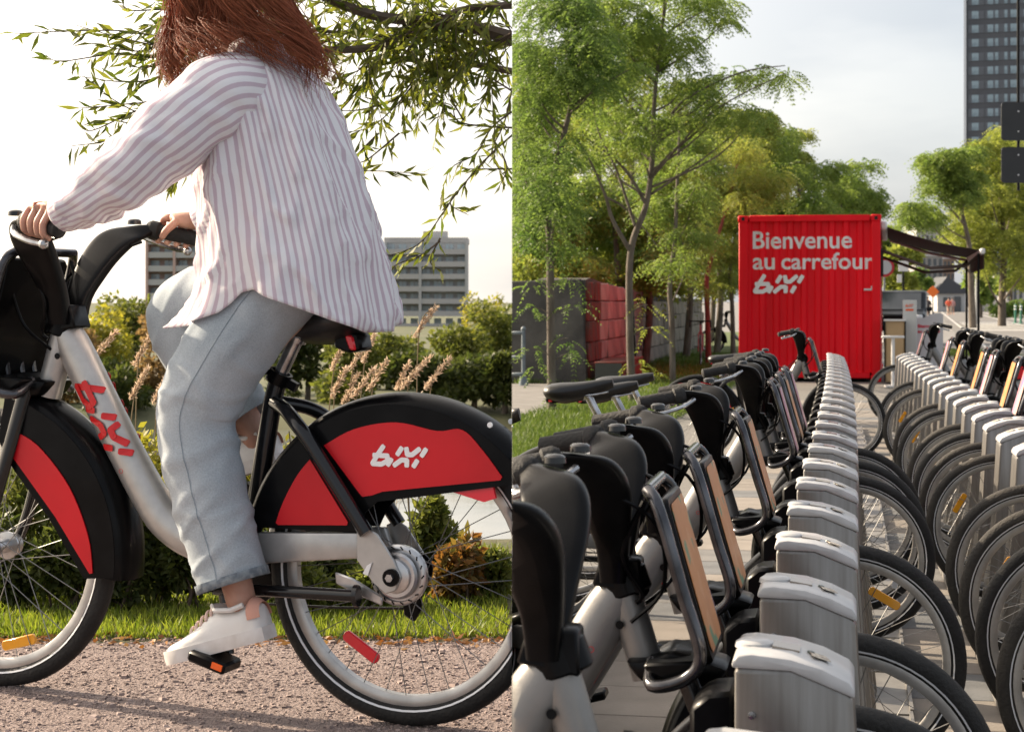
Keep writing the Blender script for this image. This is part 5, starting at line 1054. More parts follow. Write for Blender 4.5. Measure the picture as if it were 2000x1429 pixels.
# ---------------------------------------------------------------- young locust trees along the lawn
G_loc = leafmat('locust_leaves', (.070,.125,.026), (.25,.31,.08), trans=.52, patch=2.2); G_loc2 = leafmat('locust_leaves_yellow', (.11,.15,.026), (.32,.34,.085), trans=.52, patch=1.4); G_locd = leafmat('locust_leaves_deep', (.055,.105,.026), (.20,.27,.07), trans=.5, patch=2.2)
def cl_at(lst, Y_, seed, dep=.5):
    rg = random.Random(seed); k = Y_/F; o = []
    for px, py, rx, ry in lst:
        for j in range(3):
            Yj = Y_+rg.uniform(-dep,dep); c = at(px+rg.uniform(-.6,.6)*rx, py+rg.uniform(-.9,.9)*ry, Yj)
            if c.x > .05: o.append(((c.x, c.y, c.z), (rx*k*rg.uniform(.4,.75), rx*k*.6, ry*k*rg.uniform(.35,.7))))
    return o
def tp(lst, Y_): return [tuple(at(x, y, Y_)) for x, y in lst]
T1 = [(1090,-5,60,40),(1170,40,60,40),(1010,40,40,40),(1200,115,60,35),(1130,120,60,35),(1010,110,40,45),(1040,-10,70,45),(1120,20,80,40),(1050,70,80,45),(1150,85,70,35),(1030,140,50,50),(1100,160,70,35),(1025,215,40,40),(1150,170,60,35),(1060,245,60,35),(1030,310,45,50),(1070,335,50,40),(1020,380,35,45),(1060,420,55,40),(1110,300,45,30),(1035,465,40,30),(1100,480,30,22)]
T1b = [(1040,555,35,16),(1110,545,28,14),(1115,600,35,14),(1040,600,22,14),(1035,680,35,16),(1110,660,35,16),(1045,715,28,14),(1120,690,22,12),(1090,770,20,10)]
T2 = [(1240,45,70,40),(1190,-10,60,35),(1300,180,60,30),(1240,215,55,30),(1200,20,90,45),(1290,0,80,40),(1370,15,70,40),(1420,30,35,30),(1330,70,70,35),(1230,85,70,35),(1290,130,80,32),(1350,165,60,28),(1440,135,50,20),(1500,140,45,18),(1530,150,25,14),(1400,215,60,28),(1450,235,45,28),(1340,225,50,26),(1190,160,60,32),(1170,240,50,32),(1230,290,45,26),(1150,300,40,25),(1490,225,30,18)]
T2b = [(1265,595,30,14),(1270,640,18,10),(1250,710,28,16),(1270,730,25,14)]
T3 = [(1330,260,60,35),(1390,290,60,35),(1300,330,60,40),(1370,360,50,40),(1330,430,55,35),(1270,390,45,35),(1370,440,30,30),(1340,500,40,25),(1290,520,30,20)]
T4 = [(1440,330,50,35),(1430,390,55,35),(1400,330,60,40),(1450,310,50,35),(1420,420,55,35),(1480,370,50,40),(1395,480,40,25),(1385,560,22,18)]
T5 = [(1440,420,45,35),(1480,420,40,30),(1430,490,30,25),(1435,540,25,18)]
t1 = tree('locust_tree', 'young locust tree at the far left, with leaf tufts low on its trunk', None, cl_at(T1, 21.9, 1, .7), tp([(1078,810),(1076,640),(1074,480),(1072,400),(1100,270),(1120,180),(1130,60),(1140,-60)], 21.9), .060, G_locd, .30, .056, 2700, 'young locust trees on the lawn', 201, 'spray')
t2 = tree('locust_tree', 'taller locust tree with spreading limbs left of the container, slim pale trunk', None, cl_at(T2, 23.8, 3, .8), tp([(1235,792),(1230,640),(1232,490),(1262,400),(1275,300),(1278,200),(1290,80),(1310,-60)], 23.8), .058, G_loc, .30, .056, 2900, 'young locust trees on the lawn', 202, 'spray')
for tr, lst, Y_, sd_, mt in ((t1, T1b, 21.9, 2, G_locd), (t2, T2b, 23.8, 4, G_loc2)):
    for q, (px, py, rx, ry) in enumerate(lst):
        c = at(px, py, Y_); rgq = np.random.default_rng(900+sd_*20+q); struct(sprays('leaf_tuft', mt, tr, [(np.array(c), np.array((rx*Y_/F*.7, .12, ry*Y_/F*.8)), 7)], rgq, L=.26, leaf=.05), 'stuff')
        tx = 1077 if tr is t1 else 1232; limb(tr, 'twig', [at(tx, py+18, Y_), at((tx+px)/2, py+4, Y_), tuple(c)], .010, .004, M_bark, n=5, sub=3)
for pts, r in (([(1232,492),(1195,430),(1180,385),(1150,320),(1120,275)], .035), ([(1262,400),(1225,340),(1180,300),(1140,275)], .028), ([(1270,345),(1310,300),(1365,255),(1385,230)], .026), ([(1278,290),(1310,225),(1350,190),(1440,150),(1520,140)], .026), ([(1182,385),(1215,400),(1250,430),(1290,480)], .018), ([(1240,440),(1205,330),(1170,250),(1160,180)], .024), ([(1276,270),(1250,230),(1210,160),(1200,80)], .022), ([(1285,120),(1310,60),(1370,20),(1410,0)], .020)):
    limb(t2, 'branch', [Vector(at(x, y, 23.8))+Vector((0,.15*i*(-1 if r > .025 else 1),0)) for i, (x, y) in enumerate(pts)], r, .006, M_bark, n=7)
t3 = tree('locust_tree', 'dark slim locust tree behind the tallest one, halfway to the container', None, cl_at(T3, 29.7, 5, .9), tp([(1314,752),(1312,620),(1308,560),(1318,470),(1322,380),(1326,280),(1330,200)], 29.2), .055, G_loc, .32, .060, 1900, 'young locust trees on the lawn', 203, 'spray')
M_rbark = mat('reddish_bark', (.30,.06,.045), .85, c2=(.20,.06,.045), scale=6)
t4 = tree('locust_tree', 'locust tree with a red painted trunk behind the drop bar bicycle', None, cl_at(T4, 38, 6, 1.2), tp([(1384,714),(1382,620),(1381,540),(1400,470),(1420,400),(1440,320)], 38.0), .070, G_loc2, .34, .058, 2600, 'young locust trees on the lawn', 204, 'spray', bark=M_rbark)
t5 = tree('locust_tree', 'small locust tree touching the left side of the container', None, cl_at(T5, 42, 7, .8), tp([(1432,695),(1430,600),(1426,520),(1440,440),(1450,400)], 42), .065, G_loc2, .34, .062, 1400, 'young locust trees on the lawn', 205, 'spray')
# trees of the park behind the wall and behind the container
PK = [(1030,470,36,90,110,G_loc,'dense green tree behind the dark end of the wall'),(1130,480,40,90,100,G_loc2,'bright tree behind the red wall panel'),(1200,440,37,90,110,G_loc,'tree behind the middle of the wall'),(1260,480,38,70,85,G_loc2,'low bright tree just over the wall'),(1340,450,43,90,110,G_loc2,'yellow green tree behind the slim dark trunk'),(1400,460,46,60,100,G_loc,'tree behind the wall by the container'),(1070,330,44,90,110,G_loc2,'tall pale tree behind the first trunk'),(1170,330,52,90,120,G_loc2,'tall hazy tree behind the tallest locust'),(1280,320,58,90,120,G_loc2,'tall yellow green tree in the middle of the park'),(1390,340,62,90,120,G_loc2,'tall tree left above the container'),(1020,180,40,50,110,G_loc2,'pale tree crown at the upper left of the park'),
      (1490,330,54,70,110,G_loc,'tree rising behind the left half of the container'),(1560,375,52,90,75,G_loc,'feathery tree directly above the container'),(1640,375,56,75,65,G_loc,'tree with a long limb above the container lettering'),(1685,395,60,35,50,G_loc,'tree behind the right corner of the container'),(1535,300,60,50,50,G_loc2,'top of a far tree above the left of the container'),(1460,250,50,45,50,G_loc2,'pale tree top right of the tallest locust'),(1110,150,48,70,110,G_loc2,'tall pale tree high behind the first two trunks'),(1230,170,56,80,100,G_loc2,'tall pale tree high behind the tallest locust'),(1340,230,60,70,80,G_loc2,'pale tree right of the tallest locust trunk'),(1010,330,38,30,120,G_loc,'dense tree at the seam above the railing')]
for i, (px, py, Y_, hw, hh, mt, lb) in enumerate(PK):
    rg = random.Random(300+i); k = Y_/F; cl = []
    for q in range(15):
        c = at(px+rg.uniform(-.8,.8)*hw, py+rg.uniform(-.8,.8)*hh, Y_+rg.uniform(-1.5,1.5))
        if c.x > .1: cl.append((tuple(c), (hw*k*rg.uniform(.28,.42), hw*k*.36, hh*k*rg.uniform(.13,.22))))
    b = at(px, py, Y_); b.x = max(b.x, .15)
    tree('park_tree', lb, None, cl, [(b.x, Y_, 0), (b.x+.1, Y_, b.z*.5), (b.x, Y_, b.z), (b.x-.05, Y_, b.z+hh*k*.7)], .10, mt, .44, .125, 1250, 'trees of the park behind the wall', 320+i, 'spray', twig=.015, pairs=5)
for j, (px, py) in enumerate(((1640,338),(1690,322))):
    limb([o for o in bpy.data.objects if o.get('label') == 'tree with a long limb above the container lettering'][0], 'branch', [at(1560,385,56), at(1600,345,56), at(px,py+4,56), at(px+18,py,56)], .05, .012, M_bark, n=6)
# bushes at the foot of the park trees, just over the wall top
for i, (px, py, Y_, hw, hh, lb) in enumerate(((1040,540,34,70,45,'leafy bush over the dark wall end'),(1130,545,35,60,40,'leafy bush over the red wall panel'),(1215,550,38,60,40,'leafy bush over the wall behind the pale trunk'),(1300,555,44,60,35,'leafy bush over the far stone blocks'),(1390,560,50,60,35,'leafy bush at the far end of the wall'))):
    c = at(px, py, Y_); k = Y_/F; shrub('park_bush', lb, 'bush', (c.x, Y_, c.z), (hw*k, .8, hh*k), 1500, .13, .06, G_loc2, 'bushes behind the stone wall', seed=400+i)

# ---------------------------------------------------------------- two more bicycles on the lawn
def thin_bike(name, label, loc, rz, fm):
    t = thing(name, label, 'bicycle', loc, rz); r = .34
    for nm, x in (('front_wheel', 1.0), ('rear_wheel', 0)):
        w_ = MB().lathe([(.318+.010*math.cos(2*math.pi*i/8), .010*math.sin(2*math.pi*i/8)) for i in range(8)], n=36, closed=True).build(nm, M_rim(), t); w_.location = (x,0,r)
        MB().lathe([(.333+.013*math.cos(2*math.pi*i/8), .013*math.sin(2*math.pi*i/8)) for i in range(8)], n=36, closed=True).build('tyre', M_rubber(), w_)
        sp = MB()
        for k in range(16): a = 2*math.pi*k/16; sp.tube([(.03*math.cos(a+.6),.02*(-1)**k,.03*math.sin(a+.6)),(.31*math.cos(a),0,.31*math.sin(a))], .0016, n=4, caps=False)
        struct(sp.build('spokes', M_spoke(), w_), 'stuff')
    f = MB(); ht, hb_, bb_, st_ = (.86,0,.90), (.90,0,.74), (.42,0,.30), (.28,0,.84)
    for a, b in ((ht,hb_),(hb_,bb_),(ht,st_),(st_,bb_),(bb_,(0,0,r)),(st_,(0,0,r))): f.tube([a, b], .017, n=8)
    f.build('frame', fm, t)
    for s in (1,-1): MB().tube([(.90,s*.02,.74),(.93,s*.045,.68),(1.0,s*.045,r)], .012, n=8).build('fork_leg', fm, t)
    MB().tube([(.86,0,.90),(.85,0,.96),(.93,0,.97)], .015, n=8).build('stem', M_black(), t)
    for s in (1,-1): MB().tube(bez([(.93,0,.97),(.93,s*.20,.97),(1.0,s*.215,.965),(1.03,s*.215,.91),(.98,s*.22,.85),(.92,s*.22,.85)],4), .014, n=8).build('drop_bar', M_black(), t); 
    for s in (1,-1): MB().tube([(1.0,s*.215,.975),(1.05,s*.215,.99),(1.06,s*.215,.90)], .012, n=6).build('brake_hood', M_black(), t)
    MB().tube([(.28,0,.84),(.26,0,.93)], .013, n=8).build('seat_post', M_black(), t); MB().tube([(.40,0,.945),(.30,0,.94),(.14,0,.95)], [(.02,.012),(.04,.018),(.07,.02)], n=10).build('saddle', M_black(), t)
    MB().lathe([(.0001,-.03),(.09,-.03),(.09,-.02),(.0001,-.02)], axis='y', n=20).build('chain_ring', M_black(), t).location = bb_
    for s in (1,-1): MB().tube([(.42,s*.06,.30),(.42+s*.10,s*.07,.30-s*.12)], .010, n=6).box((.42+s*.10,s*.11,.30-s*.12),(.08,.07,.02)).build('crank', M_black(), t)
    return t
p_ = pt(1366, 37.0); thin_bike('road_bicycle', 'red drop bar road bicycle leaning on the red trunk, facing the camera', (p_.x+.14, 37.95, .01), R(-97), mat('road_bike_red', (.35,.03,.035), .35, coat=.4))
p_ = pt(1418, 46); gb = make_bike('city_bicycle', 'grey share bicycle with dark fender standing behind the slim trunk by the container', 'bicycle', None, dict(hub=1.26, lite=True, word=False, skirt=M_black(), front_skirt=M_black(), advert=M_black(), saddle=.95)); gb.location = (p_.x+.9, 46, .02); gb.rotation_euler = (0,0,R(172))

# ---------------------------------------------------------------- the street
RS = .236
def road_x(Y_): return 8.3+RS*(Y_-30)
M_road = mat('street_asphalt', (.13,.125,.12), .9, c2=(.18,.172,.165), scale=.8, detail=7, bump=.2, bscale=40); M_paint = mat('road_paint', (.62,.61,.58), .7, c2=(.45,.44,.42), scale=6)
def strip(name, o0, o1, y0, y1, z, mt): return MB().add([(road_x(y0)+o0,y0,z),(road_x(y0)+o1,y0,z),(road_x(y1)+o1,y1,z),(road_x(y1)+o0,y1,z)], [(0,1,2,3)]).build(name, mt, fix=False)
struct(strip('street', 0, 14, 27, 900, -.006, M_road))
struct(strip('road_line', .5, .62, 30, 400, -.002, M_paint)); struct(strip('road_line', 4.2, 4.34, 30, 400, -.002, M_paint)); struct(strip('road_line', 5.6, 5.74, 60, 400, -.002, M_paint))
for i in range(7): struct(strip('crossing_bar', .9, 4.0, 84+i*5.5, 86.2+i*5.5, -.001, M_paint))
struct(strip('sidewalk', 9.0, 30, 27, 900, .10, mat('far_sidewalk', (.36,.34,.31), .9, c2=(.30,.285,.265), scale=.6)))
struct(strip('sidewalk', -9, -.6, 90, 900, .10, mat('far_sidewalk', (.36,.34,.31))))
gp = thing('grass_patch', 'small tuft of grass beside the awning pole', 'grass', (0,0,0)); rg_ = np.random.default_rng(5); c = at(1868, 692, 46); m_ = 2500
P = np.stack([c.x+rg_.normal(0,.5,m_), c.y+rg_.normal(0,1.2,m_), np.zeros(m_)], 1); inst('blades', np_mesh('blades', leaf_quads(P, np.stack([rg_.normal(0,.4,m_), rg_.normal(0,.4,m_), np.ones(m_)],1), .16, .02, rg_), 4, M_lgrass), gp)
# flexible posts of the cycle lane
M_gpost = mat('green_post', (.03,.17,.11), .5); M_wband = mat('white_band', (.7,.7,.7), .4)
for i, (px, py) in enumerate(((1983,631),(1994,632),(1946,613),(1951,615),(1935,609),(1930,607))):
    Y_ = H*F/(py-HY); p_ = pt(px, Y_); t = thing('lane_post', 'green lane post with white bands, %s' % ('left of the nearest pair','right of the nearest pair','left of the middle pair','right of the middle pair','right of the farthest pair','left of the farthest pair')[i], 'post', (p_.x, Y_, 0), 0, 'green lane posts along the cycle lane')
    MB().tube([(0,0,0),(0,0,1.15)], .07, n=10).ball((0,0,1.15), .07).build('shaft', M_gpost, t)
    for z in (.85, 1.03): MB().tube([(0,0,z),(0,0,z+.09)], .074, n=10).build('band', M_wband, t)
    MB().lathe([(.0001,.06),(.12,.05),(.16,0),(.0001,0)], axis='z', n=12).build('base', M_gpost, t)
# street trees
TA = [(1870,300,30,22),(1850,330,40,25),(1880,340,40,25),(1815,310,22,14),(1860,375,40,20),(1830,355,25,14),(1795,410,30,14),(1780,420,22,12),(1815,425,25,14),(1900,300,25,20)]
TB = [(1935,290,40,25),(1965,275,30,22),(1950,330,50,30),(1985,320,35,35),(1910,360,40,25),(1960,380,50,30),(1905,420,45,28),(1870,430,35,20),(1950,430,55,30),(1990,420,40,40),(1880,460,40,22),(1925,475,50,25),(1975,480,40,30),(2000,520,30,30),(1925,515,25,18)]
tree('street_tree', 'slender street tree with an airy crown left of the dark tower base', None, cl_at(TA, 92, 31, 2), tp([(1900,640),(1897,560),(1893,480),(1880,420),(1865,350)], 92), .20, G_loc, .8, .19, 2200, 'trees along the street', 501, 'spray', twig=.04, pairs=6)
tree('street_tree', 'bright yellow green street tree at the right edge below the black signs', None, cl_at(TB, 100, 32, 3), tp([(1957,636),(1958,560),(1962,480),(1955,400),(1950,320)], 100), .24, G_loc2, .8, .19, 4500, 'trees along the street', 502, 'spray', twig=.04, pairs=6)
for i, (px, py, Y_, hw, hh, mt, lb) in enumerate(((1757,525,120,40,55,G_loc2,'street tree seen under the awning'),(1735,480,130,30,40,G_loc,'street tree between container and awning arm'),(1915,555,150,30,35,G_loc,'far street tree behind the grey lamp post'),(1975,540,160,35,45,G_loc,'far dark street tree at the right edge'),(1935,560,190,30,30,G_locd,'small far tree beyond the lane posts'),(1800,545,230,25,22,G_locd,'tree before the grey stone hall'))):
    rg = random.Random(520+i); k = Y_/F; cl = []
    for q in range(8): c = at(px+rg.uniform(-.7,.7)*hw, py+rg.uniform(-.7,.7)*hh, Y_+rg.uniform(-1,1)); cl.append((tuple(c), (hw*k*.42, hw*k*.4, hh*k*.3)))
    b = at(px, py, Y_); tree('street_tree', lb, None, cl, [(b.x, Y_, 0), (b.x, Y_, b.z*.6), (b.x, Y_, b.z)], .2, mt, .5, .3, 1500, 'trees along the street', 540+i, 'leaf')
hg = at(1990, 600, 150); shrub('street_hedge', 'clipped dark hedge on the far side of the street', 'hedge', (hg.x, 150, .7), (3.0, 1.2, .8), 1500, .3, .2, G_locd, seed=77)
# lamp post, road signs, black sign backs
M_galv = mat('galvanised_steel', (.32,.33,.34), .5, .5)
def pole_thing(name, label, cat, px, Y_, h, r=.06, m=None): p_ = pt(px, Y_); t = thing(name, label, cat, (p_.x, Y_, 0)); MB().tube([(0,0,0),(0,0,h)], [r, r*.8], n=10).build('pole', m or M_galv, t); MB().lathe([(.0001,.10),(r*1.4,.10),(r*1.8,0),(.0001,0)], axis='z', n=12).build('base', m or M_galv, t); return t
lp = pole_thing('lamp_post', 'grey lamp post between the two street trees', 'lamp post', 1908, 108, 5.5, .12); MB().box((0,0,5.6),(.30,.30,.3)).build('lamp_head', M_galv, lp, bevel=.05)
sg = pole_thing('road_sign', 'white road sign with a small plate under it, seen under the awning', 'sign', 1764, 78, 2.85, .05, M_black()); MB().box((0,-.06,2.95),(.44,.03,.46)).build('plate', M_wm, sg); MB().box((-.18,-.06,2.40),(.20,.03,.36)).build('small_plate', M_wm, sg)
sg = pole_thing('road_sign', 'orange diamond work sign on a thin pole in the far street', 'sign', 1822, 150, 2.2, .05, M_black()); MB().box((0,-.08,2.2),(.75,.03,.75), Matrix.Rotation(R(45), 3, 'Y')).build('plate', mat('work_orange', (.75,.16,.02), .6), sg)
sg = pole_thing('road_sign', 'round red and white sign just behind the container edge', 'sign', 1727, 60, 2.5, .04, M_galv); MB().lathe([(.0001,-.02),(.33,-.02),(.33,0),(.0001,0)], axis='y', n=28).build('plate', mat('sign_red', (.6,.02,.03), .5), sg).location = (0,-.06,2.55); MB().lathe([(.0001,-.03),(.24,-.03),(.24,-.02),(.0001,-.02)], axis='y', n=28).build('face', M_wm, sg).location = (0,-.062,2.55)
M_sb = mat('sign_back_black', (.008,.008,.009), .35, c2=(.013,.013,.014), scale=3); M_bolt = mat('bolt', (.5,.5,.5), .4, .6)
bs = thing('sign_boards', 'two black square sign backs hanging one above the other at the right edge', 'sign', (0,0,0)); Yb = 25.0
for yc, hh in ((237.5,74),(322.5,70)):
    c = at(1990, yc, Yb); w_ = .50; h_ = hh*Yb/F; r_ = .045; poly = [(c.x+sx*(w_/2-r_)+r_*math.cos(R(a)), c.z+sz*(h_/2-r_)+r_*math.sin(R(a))) for sx, sz, q in ((1,1,0),(-1,1,90),(-1,-1,180),(1,-1,270)) for a in (q, q+30, q+60, q+90)]
    bd = MB().prism(poly, Yb-.012, Yb+.012).build('board', M_sb, bs, smooth=False)
    for dz in (-.142,.142): MB().lathe([(.0001,-.008),(.012,-.006),(.014,0),(.0001,0)], axis='y', n=10).build('bolt', M_bolt, bd).location = (c.x-.01, Yb-.0125, c.z+dz)
c = at(1990, 200, Yb); MB().tube([(c.x, Yb+.03, at(0,372,Yb).z), (c.x, Yb+.03, at(0,-260,Yb).z)], .022, n=8).build('hanger', M_black(), bs); MB().tube([(c.x-.15, Yb+.03, at(0,-262,Yb).z), (c.x+3.2, Yb+.06, at(0,-275,Yb).z), (c.x+3.2, Yb+.06, 0)], .06, n=10).build('mast', M_black(), bs)
# ---------------------------------------------------------------- far street: vehicle, people, buildings
p_ = pt(1746, 58); sv = thing('parked_car', 'dark sport utility vehicle parked beyond the container', 'car', (p_.x+.15, 58, 0), R(-14)); M_car = mat('car_paint', (.012,.015,.02), .35, coat=.2, spec=.2)
MB().prism([(-2.2,.45),(-2.2,1.0),(-1.2,1.12),(-.7,1.72),(1.6,1.76),(2.15,1.1),(2.2,.45)], -.9, .9, 'yz').build('body', M_car, sv, bevel=.09, bseg=3)
MB().prism([(-1.26,1.13),(-.78,1.66),(-.74,1.66),(-1.20,1.13)], -.74, .74, 'yz', Matrix.Translation((0,-.03,.01))).build('windscreen', mat('car_glass', (.05,.06,.07), .08, spec=.9), sv)
MB().box((0,-2.20,.86),(.85,.06,.20)).build('grille', M_black(), sv, bevel=.02); MB().box((0,-2.22,.55),(1.7,.12,.18)).build('bumper', M_black(), sv, bevel=.04)
for s in (1,-1):
    MB().box((s*.66,-2.19,.88),(.30,.08,.18)).build('headlight', M_whref(), sv, bevel=.03); MB().box((s*1.0,-.95,1.15),(.18,.12,.14)).build('side_mirror', M_car, sv, bevel=.03)
    for y in (-1.4,1.4): w_ = MB().lathe([(.0001,-.11),(.22,-.11),(.34,-.10),(.36,0),(.34,.10),(.22,.11),(.0001,.11)], axis='x', n=24).build('wheel', M_rubber(), sv); w_.location = (s*.82,y,.36); MB().lathe([(.0001,-.115),(.2,-.115),(.2,.115),(.0001,.115)], axis='x', n=16).build('wheel_rim', M_rim(), w_)
def person_far(label, px, Y_, top, bot, pose=0):
    p_ = pt(px, Y_); t = thing('person', label, 'person', (p_.x, Y_, 0)); V = [(0,0,.95),(0,0,1.2),(0,0,1.42),(0,0,1.52),(0,0,1.66),(-.20,0,1.38),(-.27,.03,1.10),(-.25,-.06,.86),(.20,0,1.38),(.27,.03,1.10),(.25,-.06,.86),(-.09,0,.90),(-.10+.04*pose,-.10*pose,.48),(-.11,.08*pose,.06),(.09,0,.90),(.10,.06*pose,.48),(.11,.25*pose,.08),(-.11,-.14,.03),(.11,.25*pose-.18,.04)]
    E_ = [(0,1),(1,2),(2,3),(3,4),(2,5),(5,6),(6,7),(2,8),(8,9),(9,10),(0,11),(11,12),(12,13),(0,14),(14,15),(15,16),(13,17),(16,18)]; rr = [.13,.12,.12,.055,.10,.06,.045,.035,.06,.045,.035,.09,.065,.045,.09,.065,.045,.035,.035]
    me = bpy.data.meshes.new('body'); me.from_pydata(V, E_, []); o = bpy.data.objects.new('body', me); link(o); o.parent = t; o.modifiers.new('s', 'SKIN')
    if not me.skin_vertices:
        bpy.context.view_layer.objects.active = o; bpy.ops.object.select_all(action='DESELECT'); o.select_set(True); bpy.ops.mesh.customdata_skin_add()
    for i, r in enumerate(rr): me.skin_vertices[0].data[i].radius = (r, r); me.skin_vertices[0].data[i].use_root = (i == 0)
    o.modifiers.new('b', 'SUBSURF').levels = 1; me.materials.append(M_skin)
    def shell(name, pts, m): MB().tube([q[:3] for q in pts], [(q[3], q[4]) for q in pts], n=12, up=(0,1,0)).build(name, m, t)
    shell('top', [(0,0,.88,.19,.14),(0,0,1.1,.18,.14),(0,0,1.35,.22,.14),(0,0,1.47,.10,.08)], top)
    for s in (-1,1): shell('sleeve', [(s*.15,0,1.42,.08,.08),(s*.27,.02,1.12,.07,.07)], top); shell('trouser_leg', [(s*.09,0,.95,.11,.12),(s*.10,-.05*pose*s,.48,.085,.085),(s*.11,.10*pose*s,.10,.06,.07)], bot)
    MB().ball((0,.02,1.70), (.095,.11,.09), 10, 6).build('hair', mat('dark_hair', (.03,.02,.015), .6), t); return t
person_far('person in an orange red top walking in the far street', 1853, 175, mat('cloth_red', (.70,.12,.06), .8), mat('cloth_sand', (.35,.30,.25), .8), 1)
person_far('person in a pale pink top beside the red one in the far street', 1860, 178, mat('cloth_pink', (.55,.30,.28), .8), mat('cloth_sand', (.35,.30,.25), .8), -1)
person_far('person in dark clothes with a light cap near the awning pole', 1812, 140, mat('cloth_dark', (.05,.04,.04), .8), mat('cloth_black', (.02,.02,.02), .8), 1)
person_far('person in a blue top left of the one in dark clothes', 1801, 142, mat('cloth_blue', (.08,.14,.22), .8), mat('cloth_jean', (.10,.13,.18), .8), -1)
# buildings
M_hall = mat('grey_stone_hall', (.24,.235,.23), .85, c2=(.30,.29,.28), scale=.3); M_brown = mat('brown_brick', (.22,.15,.11), .85, c2=(.26,.18,.13), scale=.3); M_wdark = mat('dark_window', (.04,.05,.06), .15, spec=.8); M_pale = mat('pale_facade', (.40,.40,.40), .8); M_roofd = mat('dark_roof', (.05,.055,.065), .7)
def block(name, label, px0, px1, pyt, Y_, wallm, cols, rows, pyb=600, dep=14, wf=.5, hf=.55, roof=True):
    a = at(px0, pyt, Y_); b = at(px1, pyb, Y_); t = thing(name, label, 'building', ((a.x+b.x)/2, Y_, 0)); wd = b.x-a.x; ht = a.z
    MB().box((0,dep/2,ht/2),(wd,dep,ht)).build('wall', wallm, t); zb = max(b.z, .5); fh = (ht-zb)/rows; wn = MB().box((0,0,0),(wd/cols*wf,.16,fh*hf)).mesh('window', M_wdark); sm_ = MB().box((0,0,0),(wd/cols*wf*1.1,.30,fh*.06)).mesh('sill', M_pale)
    for r in range(rows):
        for c_ in range(cols): w_ = inst('window', wn, t, (-wd/2+wd/cols*(c_+.5), -.02, zb+fh*(r+.5))); inst('sill', sm_, w_, (0,-.06,-fh*hf*.53))
    MB().box((0,dep/2,ht+.2),(wd*1.03,dep*1.03,.5)).build('roof', M_pale if roof else M_roofd, t); return t
block('stone_hall', 'grey stone hall seen under the awning', 1788, 1842, 500, 240, M_hall, 5, 4)
block('brick_building', 'brown brick building beside the grey stone hall', 1842, 1864, 505, 260, M_brown, 3, 4)
block('office_block', 'pale office block far above the awning', 1790, 1850, 440, 420, M_pale, 7, 4, pyb=505)
block('office_block', 'small grey block with antennas behind the street tree', 1786, 1812, 425, 480, M_hall, 3, 2, pyb=450)
block('low_house', 'low white house with large windows across the street', 1966, 2010, 545, 230, M_pale, 4, 1)
hs = thing('gabled_house', 'small house with a dark gabled roof in the far street', 'building', at(1858, 588, 230)*1); hs.location.z = 0; MB().box((0,3,1.2),(3.6,6,2.4)).build('wall', M_pale, hs); MB().prism([(-2.2,2.35),(-2.2,2.6),(-.6,4.6),(2.2,2.8),(2.2,2.4)], -.3, 6.3).build('roof', M_roofd, hs, smooth=False); MB().box((-.6,-.05,1.3),(.9,.1,1.2)).build('window', M_wdark, hs); MB().box((.8,-.05,1.0),(.9,.1,2.0)).build('door', M_wdark, hs)
# the dark tower
Yt = 410.0; a = at(1884, -60, Yt); b = at(2120, 600, Yt); tw_ = thing('office_tower', 'tall dark grey tower with rows of pale windows', 'building', (a.x, Yt, 0), R(-16)); wd = b.x-a.x; ht = a.z
M_tw = mat('tower_cladding', (.050,.056,.068), .55, c2=(.062,.068,.08), scale=.2); M_tw2 = mat('tower_panel', (.075,.087,.105), .5, c2=(.09,.10,.12), scale=.3); M_tg = mat('tower_glass', (.24,.33,.38), .12, spec=.9, c2=(.12,.17,.21), scale=.35); M_edge = mat('tower_edge', (.55,.58,.62), .4)
MB().box((wd/2,12,ht/2),(wd,24,ht)).build('wall', M_tw, tw_); MB().box((.10,-.25,ht/2),(.55,.5,ht)).build('edge_strip', M_edge, tw_)
fpx = 27.2; fh = fpx*Yt/F; fl0 = at(0, 330, Yt).z; bays = [(1.75,1.35),(5.15,1.1),(6.55,.65),(8.6,.6),(10.35,1.3),(13.3,1.3),(15.2,1.1),(17.3,.7),(19.4,1.2),(22.3,1.2)]
wms = {}; pmesh = MB().box((wd/2,0,0),(wd-1.0,.16,fh*.58)).mesh('panel_band', M_tw2)
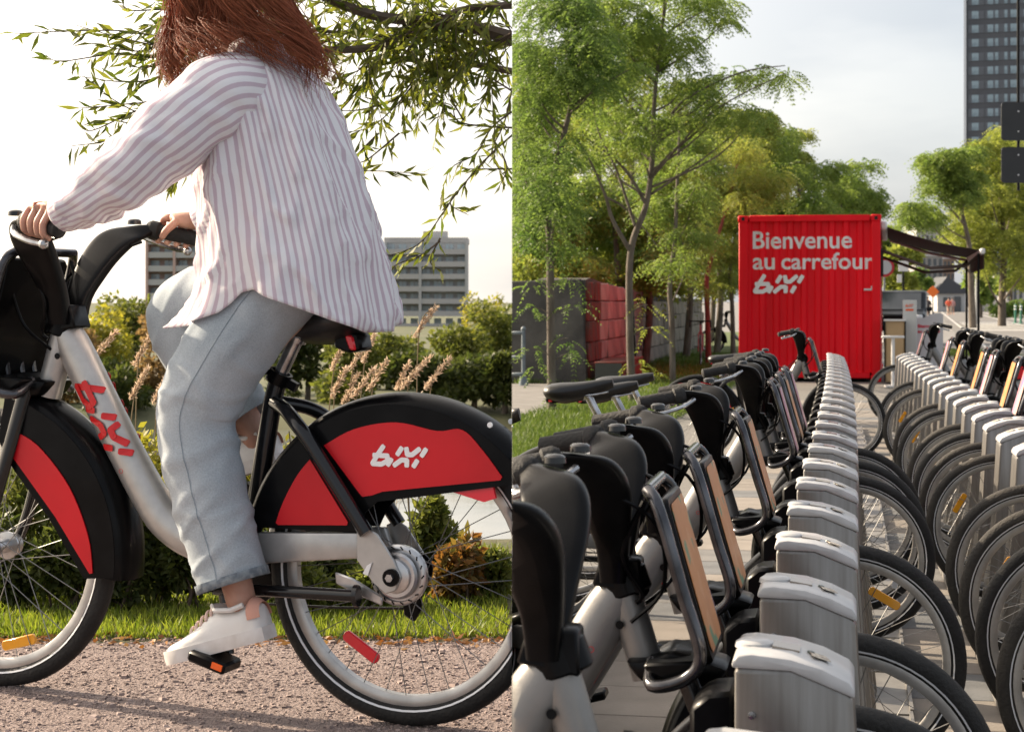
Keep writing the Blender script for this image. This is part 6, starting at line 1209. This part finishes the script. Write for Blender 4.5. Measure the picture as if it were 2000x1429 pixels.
for r in range(-6, 15):
    z = fl0+fh*r
    if z > ht-2 or z < 3: continue
    band = inst('panel_band', pmesh, tw_, (.3,-.02,z))
    for x, w_ in bays:
        if w_ not in wms: wms[w_] = (MB().box((0,0,0),(w_*1.15,.14,fh*.55)).mesh('window', M_tg), MB().box((0,0,0),(.14,.2,fh*.55)).mesh('window_frame', M_tw))
        wi = inst('window', wms[w_][0], band, (x+.35,-.08,0))
    for x in (3.9,9.5,11.6,16.3): inst('fin', wms[1.35][1], band, (x+.3,-.10,0))
# ================================================================ where the two places meet
# everything stays on its own side of the plane x = 0: what reaches across is cut there
bpy.context.view_layer.update()
for o in list(bpy.data.objects):
    sd = SIDE.get(o.name)
    if o.type != 'MESH' or sd is None or not o.data.vertices: continue
    xs = [(o.matrix_world @ Vector(c)).x for c in o.bound_box]; lo, hi = min(xs), max(xs)
    if (sd == 'L' and hi <= 0) or (sd == 'R' and lo >= 0): continue
    if (sd == 'L' and lo >= 0) or (sd == 'R' and hi <= 0):
        for c in [c for c in bpy.data.objects if c.parent == o]:
            mw = c.matrix_world.copy(); c.parent = o.parent; c.matrix_world = mw
        bpy.data.objects.remove(o); continue
    me = o.data.copy(); o.data = me; bm = bmesh.new(); bm.from_mesh(me); inv = o.matrix_world.inverted()
    co = inv @ Vector((0,0,0)); no = (o.matrix_world.to_3x3().transposed() @ Vector((1,0,0))).normalized()
    r = bmesh.ops.bisect_plane(bm, geom=bm.verts[:]+bm.edges[:]+bm.faces[:], dist=1e-6, plane_co=co, plane_no=no, clear_outer=(sd == 'L'), clear_inner=(sd == 'R'))
    ed = [g for g in r['geom_cut'] if isinstance(g, bmesh.types.BMEdge)]
    if ed and len(ed) < 4000 and len(me.polygons) < 2500 and o.get('kind') is None:
        try: bmesh.ops.holes_fill(bm, edges=ed, sides=0)
        except Exception: pass
    bm.to_mesh(me); bm.free()
for o in [o for o in bpy.data.objects if o.type == 'MESH' and o.name in SIDE and not o.data.polygons and not o.modifiers]: bpy.data.objects.remove(o)
